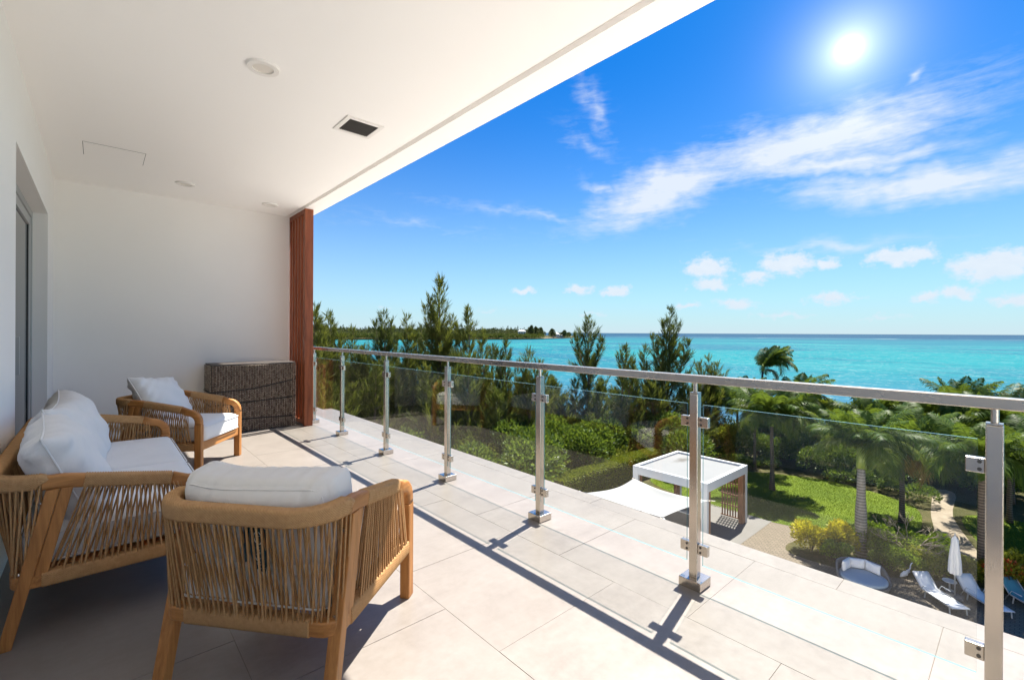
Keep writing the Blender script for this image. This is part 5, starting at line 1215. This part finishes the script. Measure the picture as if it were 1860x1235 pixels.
# loungers
def lounger(x, y, dirx, diry, label, m, armm=M_WHITE):
    t = thing('sun_lounger', (x, y, GND + 0.011), math.atan2(diry, dirx), label, 'sun lounger', 'sun loungers on the patio')
    for s in (-1, 1):
        MB().bar((-0.45, s * 0.32, 0.30), (1.0, s * 0.32, 0.30), 0.035, 0.05).build('side_rail', M_ALU, t, bevel=0.006)
        MB().bar((-0.45, s * 0.32, 0.30), (-0.92, s * 0.32, 0.78), 0.03, 0.045).build('back_rail', M_ALU, t, bevel=0.006)
        MB().tube([(-0.60, s * 0.36, 0.0), (-0.30, s * 0.36, 0.50), (0.12, s * 0.36, 0.52)], 0.016, 6).build('armrest', armm, t, smooth=True)
        MB().bar((0.88, s * 0.32, 0.0), (0.85, s * 0.32, 0.275), 0.035, 0.035).build('leg', M_ALU, t); MB().bar((-0.30, s * 0.32, 0.0), (-0.25, s * 0.32, 0.275), 0.035, 0.035).build('leg', M_ALU, t)
    V = []; F = []; prof = [(1.0, 0.325), (0.6, 0.30), (0.2, 0.295), (-0.2, 0.30), (-0.45, 0.33), (-0.6, 0.465), (-0.75, 0.61), (-0.93, 0.80)]
    for a, b in prof:
        for s in (-0.30, -0.1, 0.1, 0.30): V.append((a, s, b - 0.012 * (0.09 - s * s) * 10))
    for i in range(len(prof) - 1):
        for k in range(3): F.append((i * 4 + k, i * 4 + k + 1, i * 4 + 5 + k, i * 4 + 4 + k))
    o = put('sling', np_mesh('sling', np.array(V), np.array(F), m, True), t); q = o.modifiers.new('solid', 'SOLIDIFY'); q.thickness = 0.02
    return t
lounger(25.75, 2.35, -0.70, -0.71, 'white sling sun lounger left of the closed parasol', M_FABRIC)
lounger(26.85, 1.15, -0.74, -0.67, 'white sling sun lounger right of the closed parasol, partly behind the steel post', M_FABRIC)
lounger(27.9, -0.12, -0.74, -0.67, 'pale blue sling sun lounger cut off at the right edge', M_TEALFAB)
# closed parasol
t = thing('parasol', (26.75, 1.95, GND + 0.011), 0, 'closed pale grey parasol standing between the sun loungers', 'parasol')
MB().box(-0.28, 0.28, -0.28, 0.28, 0, 0.07).build('base', M_CONC, t, bevel=0.02); MB().tube([(0, 0, 0.071), (0, 0, 2.62)], 0.024, 10).build('pole', M_ALU, t, smooth=True)
V = []; F = []; n_ = 32; zs = [(0.98, 0.17), (1.05, 0.185), (1.45, 0.17), (1.9, 0.135), (2.25, 0.10), (2.36, 0.115), (2.42, 0.10), (2.55, 0.03)]
for z, r_ in zs:
    for k in range(n_): a = 2 * math.pi * k / n_; q = r_ * (1 + 0.22 * math.cos(8 * a) * (1 if z < 2.3 else 0.3)); V.append((q * math.cos(a), q * math.sin(a), z))
for i in range(len(zs) - 1):
    for k in range(n_): F.append((i * n_ + k, i * n_ + (k + 1) % n_, (i + 1) * n_ + (k + 1) % n_, (i + 1) * n_ + k))
put('canopy', np_mesh('canopy', np.array(V), np.array(F), M_BLUEFAB if False else M_FABRIC, True), t)
MB().tube([(0.0, 0, 2.55), (0, 0, 2.68)], [0.03, 0.012], 8).build('finial', M_ALU, t)
# small side tables by the loungers
for (x, y, lab) in ((27.25, 2.15, 'small round white side table beside the parasol pole'),):
    t = thing('side_table', (x, y, GND + 0.011), 0, lab, 'side table')
    MB().tube([(0, 0, 0.40), (0, 0, 0.43)], 0.24, 24).build('table_top', M_WHITE, t); MB().tube([(0, 0, 0.02), (0, 0, 0.399)], 0.03, 8).build('leg', M_ALU, t); MB().tube([(0, 0, 0), (0, 0, 0.019)], 0.16, 20).build('base', M_ALU, t)
# white long-necked bird figure
t = thing('bird_figure', (26.45, 3.45, GND + 0.011), math.atan2(ry, rx), 'white long-necked bird figure standing between the daybed and the loungers', 'ornament')
MB().tube([(-0.30, 0, 0.36), (-0.20, 0, 0.43), (-0.05, 0, 0.52), (0.06, 0, 0.60), (0.10, 0, 0.66)], [0.012, 0.075, 0.10, 0.075, 0.03], 10).build('body', M_WHITE, t, smooth=True)
MB().tube([(0.09, 0, 0.64), (0.15, 0, 0.74), (0.15, 0, 0.84), (0.20, 0, 0.94), (0.25, 0, 0.97)], [0.032, 0.024, 0.02, 0.024, 0.02], 8).build('neck', M_WHITE, t, smooth=True)
MB().tube([(0.25, 0, 0.97), (0.36, 0, 0.955)], [0.016, 0.003], 6).build('beak', M_YELLOW, t)
for s in (-1, 1): MB().tube([(0.0, s * 0.04, 0.46), (-0.03, s * 0.05, 0.24), (0.02, s * 0.05, 0.0)], 0.009, 6).build('leg', M_BLACK, t)

# ------------------------------------------------------------------ shore rocks
rg = random.Random(12); base = []
for k in range(4):
    bm = bmesh.new(); bmesh.ops.create_icosphere(bm, subdivisions=2, radius=1.0); r3 = random.Random(k)
    for v_ in bm.verts:
        v_.co *= 1 + 0.28 * math.sin(3 * v_.co.x + k) * math.sin(4 * v_.co.y + 2 * k) + r3.uniform(-0.09, 0.09)
        v_.co.z *= 0.55
    me = bpy.data.meshes.new('rock'); bm.to_mesh(me); bm.free(); me.materials.append(M_ROCK); base.append(me)
for k in range(7):
    y0 = 23 + k * 1.4; x = shore_x(y0) + rg.uniform(-1.0, 2.2)
    o = put('rock', base[k % 4], None, (x, y0, GND - 0.75 + rg.uniform(0, 0.3)), (0, 0, rg.uniform(0, 6.28))); q = rg.uniform(0.35, 0.9); o.scale = (q, q, q)
    tag(o, 'weathered tan rock at the waterline behind the trees', 'rock', 'rocks at the waterline')

# ------------------------------------------------------------------ the far peninsula
rgp = np.random.default_rng(99)
def far_xy(px, d): return bear(px, d)
edge = [(380, 700), (560, 690), (700, 690), (800, 700), (900, 740), (960, 800), (985, 840), (1000, 900), (1022, 960), (1034, 1010), (1040, 1080)]
farb = [(1046, 1300), (1040, 1500), (980, 1700), (700, 1900), (380, 2100)]
poly = [far_xy(p, d + 5) for p, d in edge] + [far_xy(*p) for p in farb]
n_ = len(poly); pm_ = MB(); pm_.add([(x, y, SEA_Z - 0.5) for x, y in poly] + [(x, y, SEA_Z + 1.4) for x, y in poly], [tuple(range(n_, 2 * n_))] + [(k, (k + 1) % n_, n_ + (k + 1) % n_, n_ + k) for k in range(n_)])
tag(pm_.build('peninsula_land', M_SOIL), kind='structure')
be = [(984, 836), (1000, 896), (1016, 945), (1024, 1000), (1006, 1010), (990, 920)]; sheet('beach', [far_xy(*p) for p in be], SEA_Z + 1.45, M_SAND)
def mass(n_cl, pxr, dr, hr, rr, per, L, m, name, label, seed):
    rg = np.random.default_rng(seed); cs = []; rs = []
    for k in range(n_cl):
        px = rg.uniform(*pxr); dlo = np.interp(px, [p for p, _ in edge], [q for _, q in edge]); d = dlo + 4 + rg.uniform(*dr); x, y = bear(px, d); h = rg.uniform(*hr); r_ = rg.uniform(*rr)
        cs.append((x, y, SEA_Z + 1.2 + h * 0.45)); rs.append((r_, r_, h * 0.55))
    v, f = shell_leaves(cs, rs, per, L, L * 0.6, rg, 0.3, 0.15)
    tag(put(name, np_mesh(name, v, f, m)), label, 'woodland', kind='stuff')
mass(380, (540, 984), (0, 40), (5, 9), (5, 8), 110, 2.2, M_FARLEAF, 'mangrove_belt', 'bright green mangrove belt along the far peninsula shore', 1)
mass(420, (540, 985), (60, 330), (11, 18), (8, 12), 90, 2.6, M_FARDARK, 'far_woodland', 'dark low woodland covering the far peninsula', 2)
mass(70, (540, 975), (100, 320), (17, 25), (1.6, 2.8), 60, 2.2, M_FARDARK, 'far_pines', 'thin pine tops standing above the far woodland', 3)
mass(60, (1000, 1034), (30, 120), (5, 12), (4, 7), 80, 2.2, M_FARDARK, 'point_trees', 'trees around the houses on the tip of the peninsula', 6)
def far_tree(px, d, h, r_, seed, label):
    x, y = bear(px, d); t = thing('far_tree', (x, y, SEA_Z + 1.2), 0, label, 'tree', 'trees on the peninsula tip')
    rg = np.random.default_rng(seed); cs = [(rg.normal(0, r_ * 0.4), rg.normal(0, r_ * 0.4), h * q) for q in (0.3, 0.45, 0.6, 0.72, 0.85)]; rs = [(r_ * s_, r_ * s_, h * 0.22) for s_ in (0.9, 1, 0.9, 0.7, 0.4)]
    v, f = shell_leaves(cs, rs, 160, 2.4, 1.2, rg, 0.5, 0.2); put('crown', np_mesh('crown', v, f, M_FARDARK), t); MB().tube([(0, 0, 0), (0, 0, h * 0.8)], [0.6, 0.2], 5).build('trunk', M_BARK, t)
for i, (px, h, r_, lab) in enumerate(((966, 22, 5, 'leftmost tall dark tree of the cluster on the peninsula'), (973, 20, 6, 'broad dark tree in the middle of the peninsula cluster'), (981, 19, 7, 'dark rounded tree where the peninsula woods meet the beach'), (1005, 17, 5, 'tree rising behind the houses on the peninsula tip'), (1024, 14, 6, 'last rounded tree on the tip of the peninsula'))):
    far_tree(px, 860 + 25 * i, h, r_, 40 + i, lab)
def far_house(px, d, w_, dp, h, rh, label, wall=M_FARWALL, base=1.4):
    x, y = bear(px, d); t = thing('far_house', (x, y, SEA_Z + base), R(-YAW), label, 'house', 'houses on the far peninsula')
    MB().box(-w_ / 2, w_ / 2, 0, dp, 0, h).build('wall', wall, t)
    m = MB(); o = 0.8; m.add([(-w_ / 2 - o, -o, h + .01), (w_ / 2 + o, -o, h + .01), (w_ / 2 + o, dp + o, h + .01), (-w_ / 2 - o, dp + o, h + .01), (-w_ / 2 + dp * 0.4, dp / 2, h + rh), (w_ / 2 - dp * 0.4, dp / 2, h + rh)], [(0, 1, 2, 3), (0, 1, 5, 4), (1, 2, 5), (2, 3, 4, 5), (3, 0, 4)])
    m.build('roof', M_FARROOF, t)
    for k in range(3): MB().box(-w_ * 0.33 + k * w_ * 0.33 - 0.9, -w_ * 0.33 + k * w_ * 0.33 + 0.9, -0.1, 0.0, h * 0.3, h * 0.75).build('window', M_FARWIN, t)
far_house(948, 835, 14, 9, 6, 3.2, 'pale-roofed house among the trees left of the dark cluster', base=8.0)
far_house(632, 900, 30, 12, 6, 3, 'long low white-roofed building far left above the mangroves', base=8.0)
far_house(1010, 955, 13, 9, 6, 4, 'sand-coloured house behind the peninsula beach', base=3.0)
far_house(1018, 985, 11, 8, 5, 3.5, 'pale blue waterside house on the peninsula tip', M_FARBLUE)
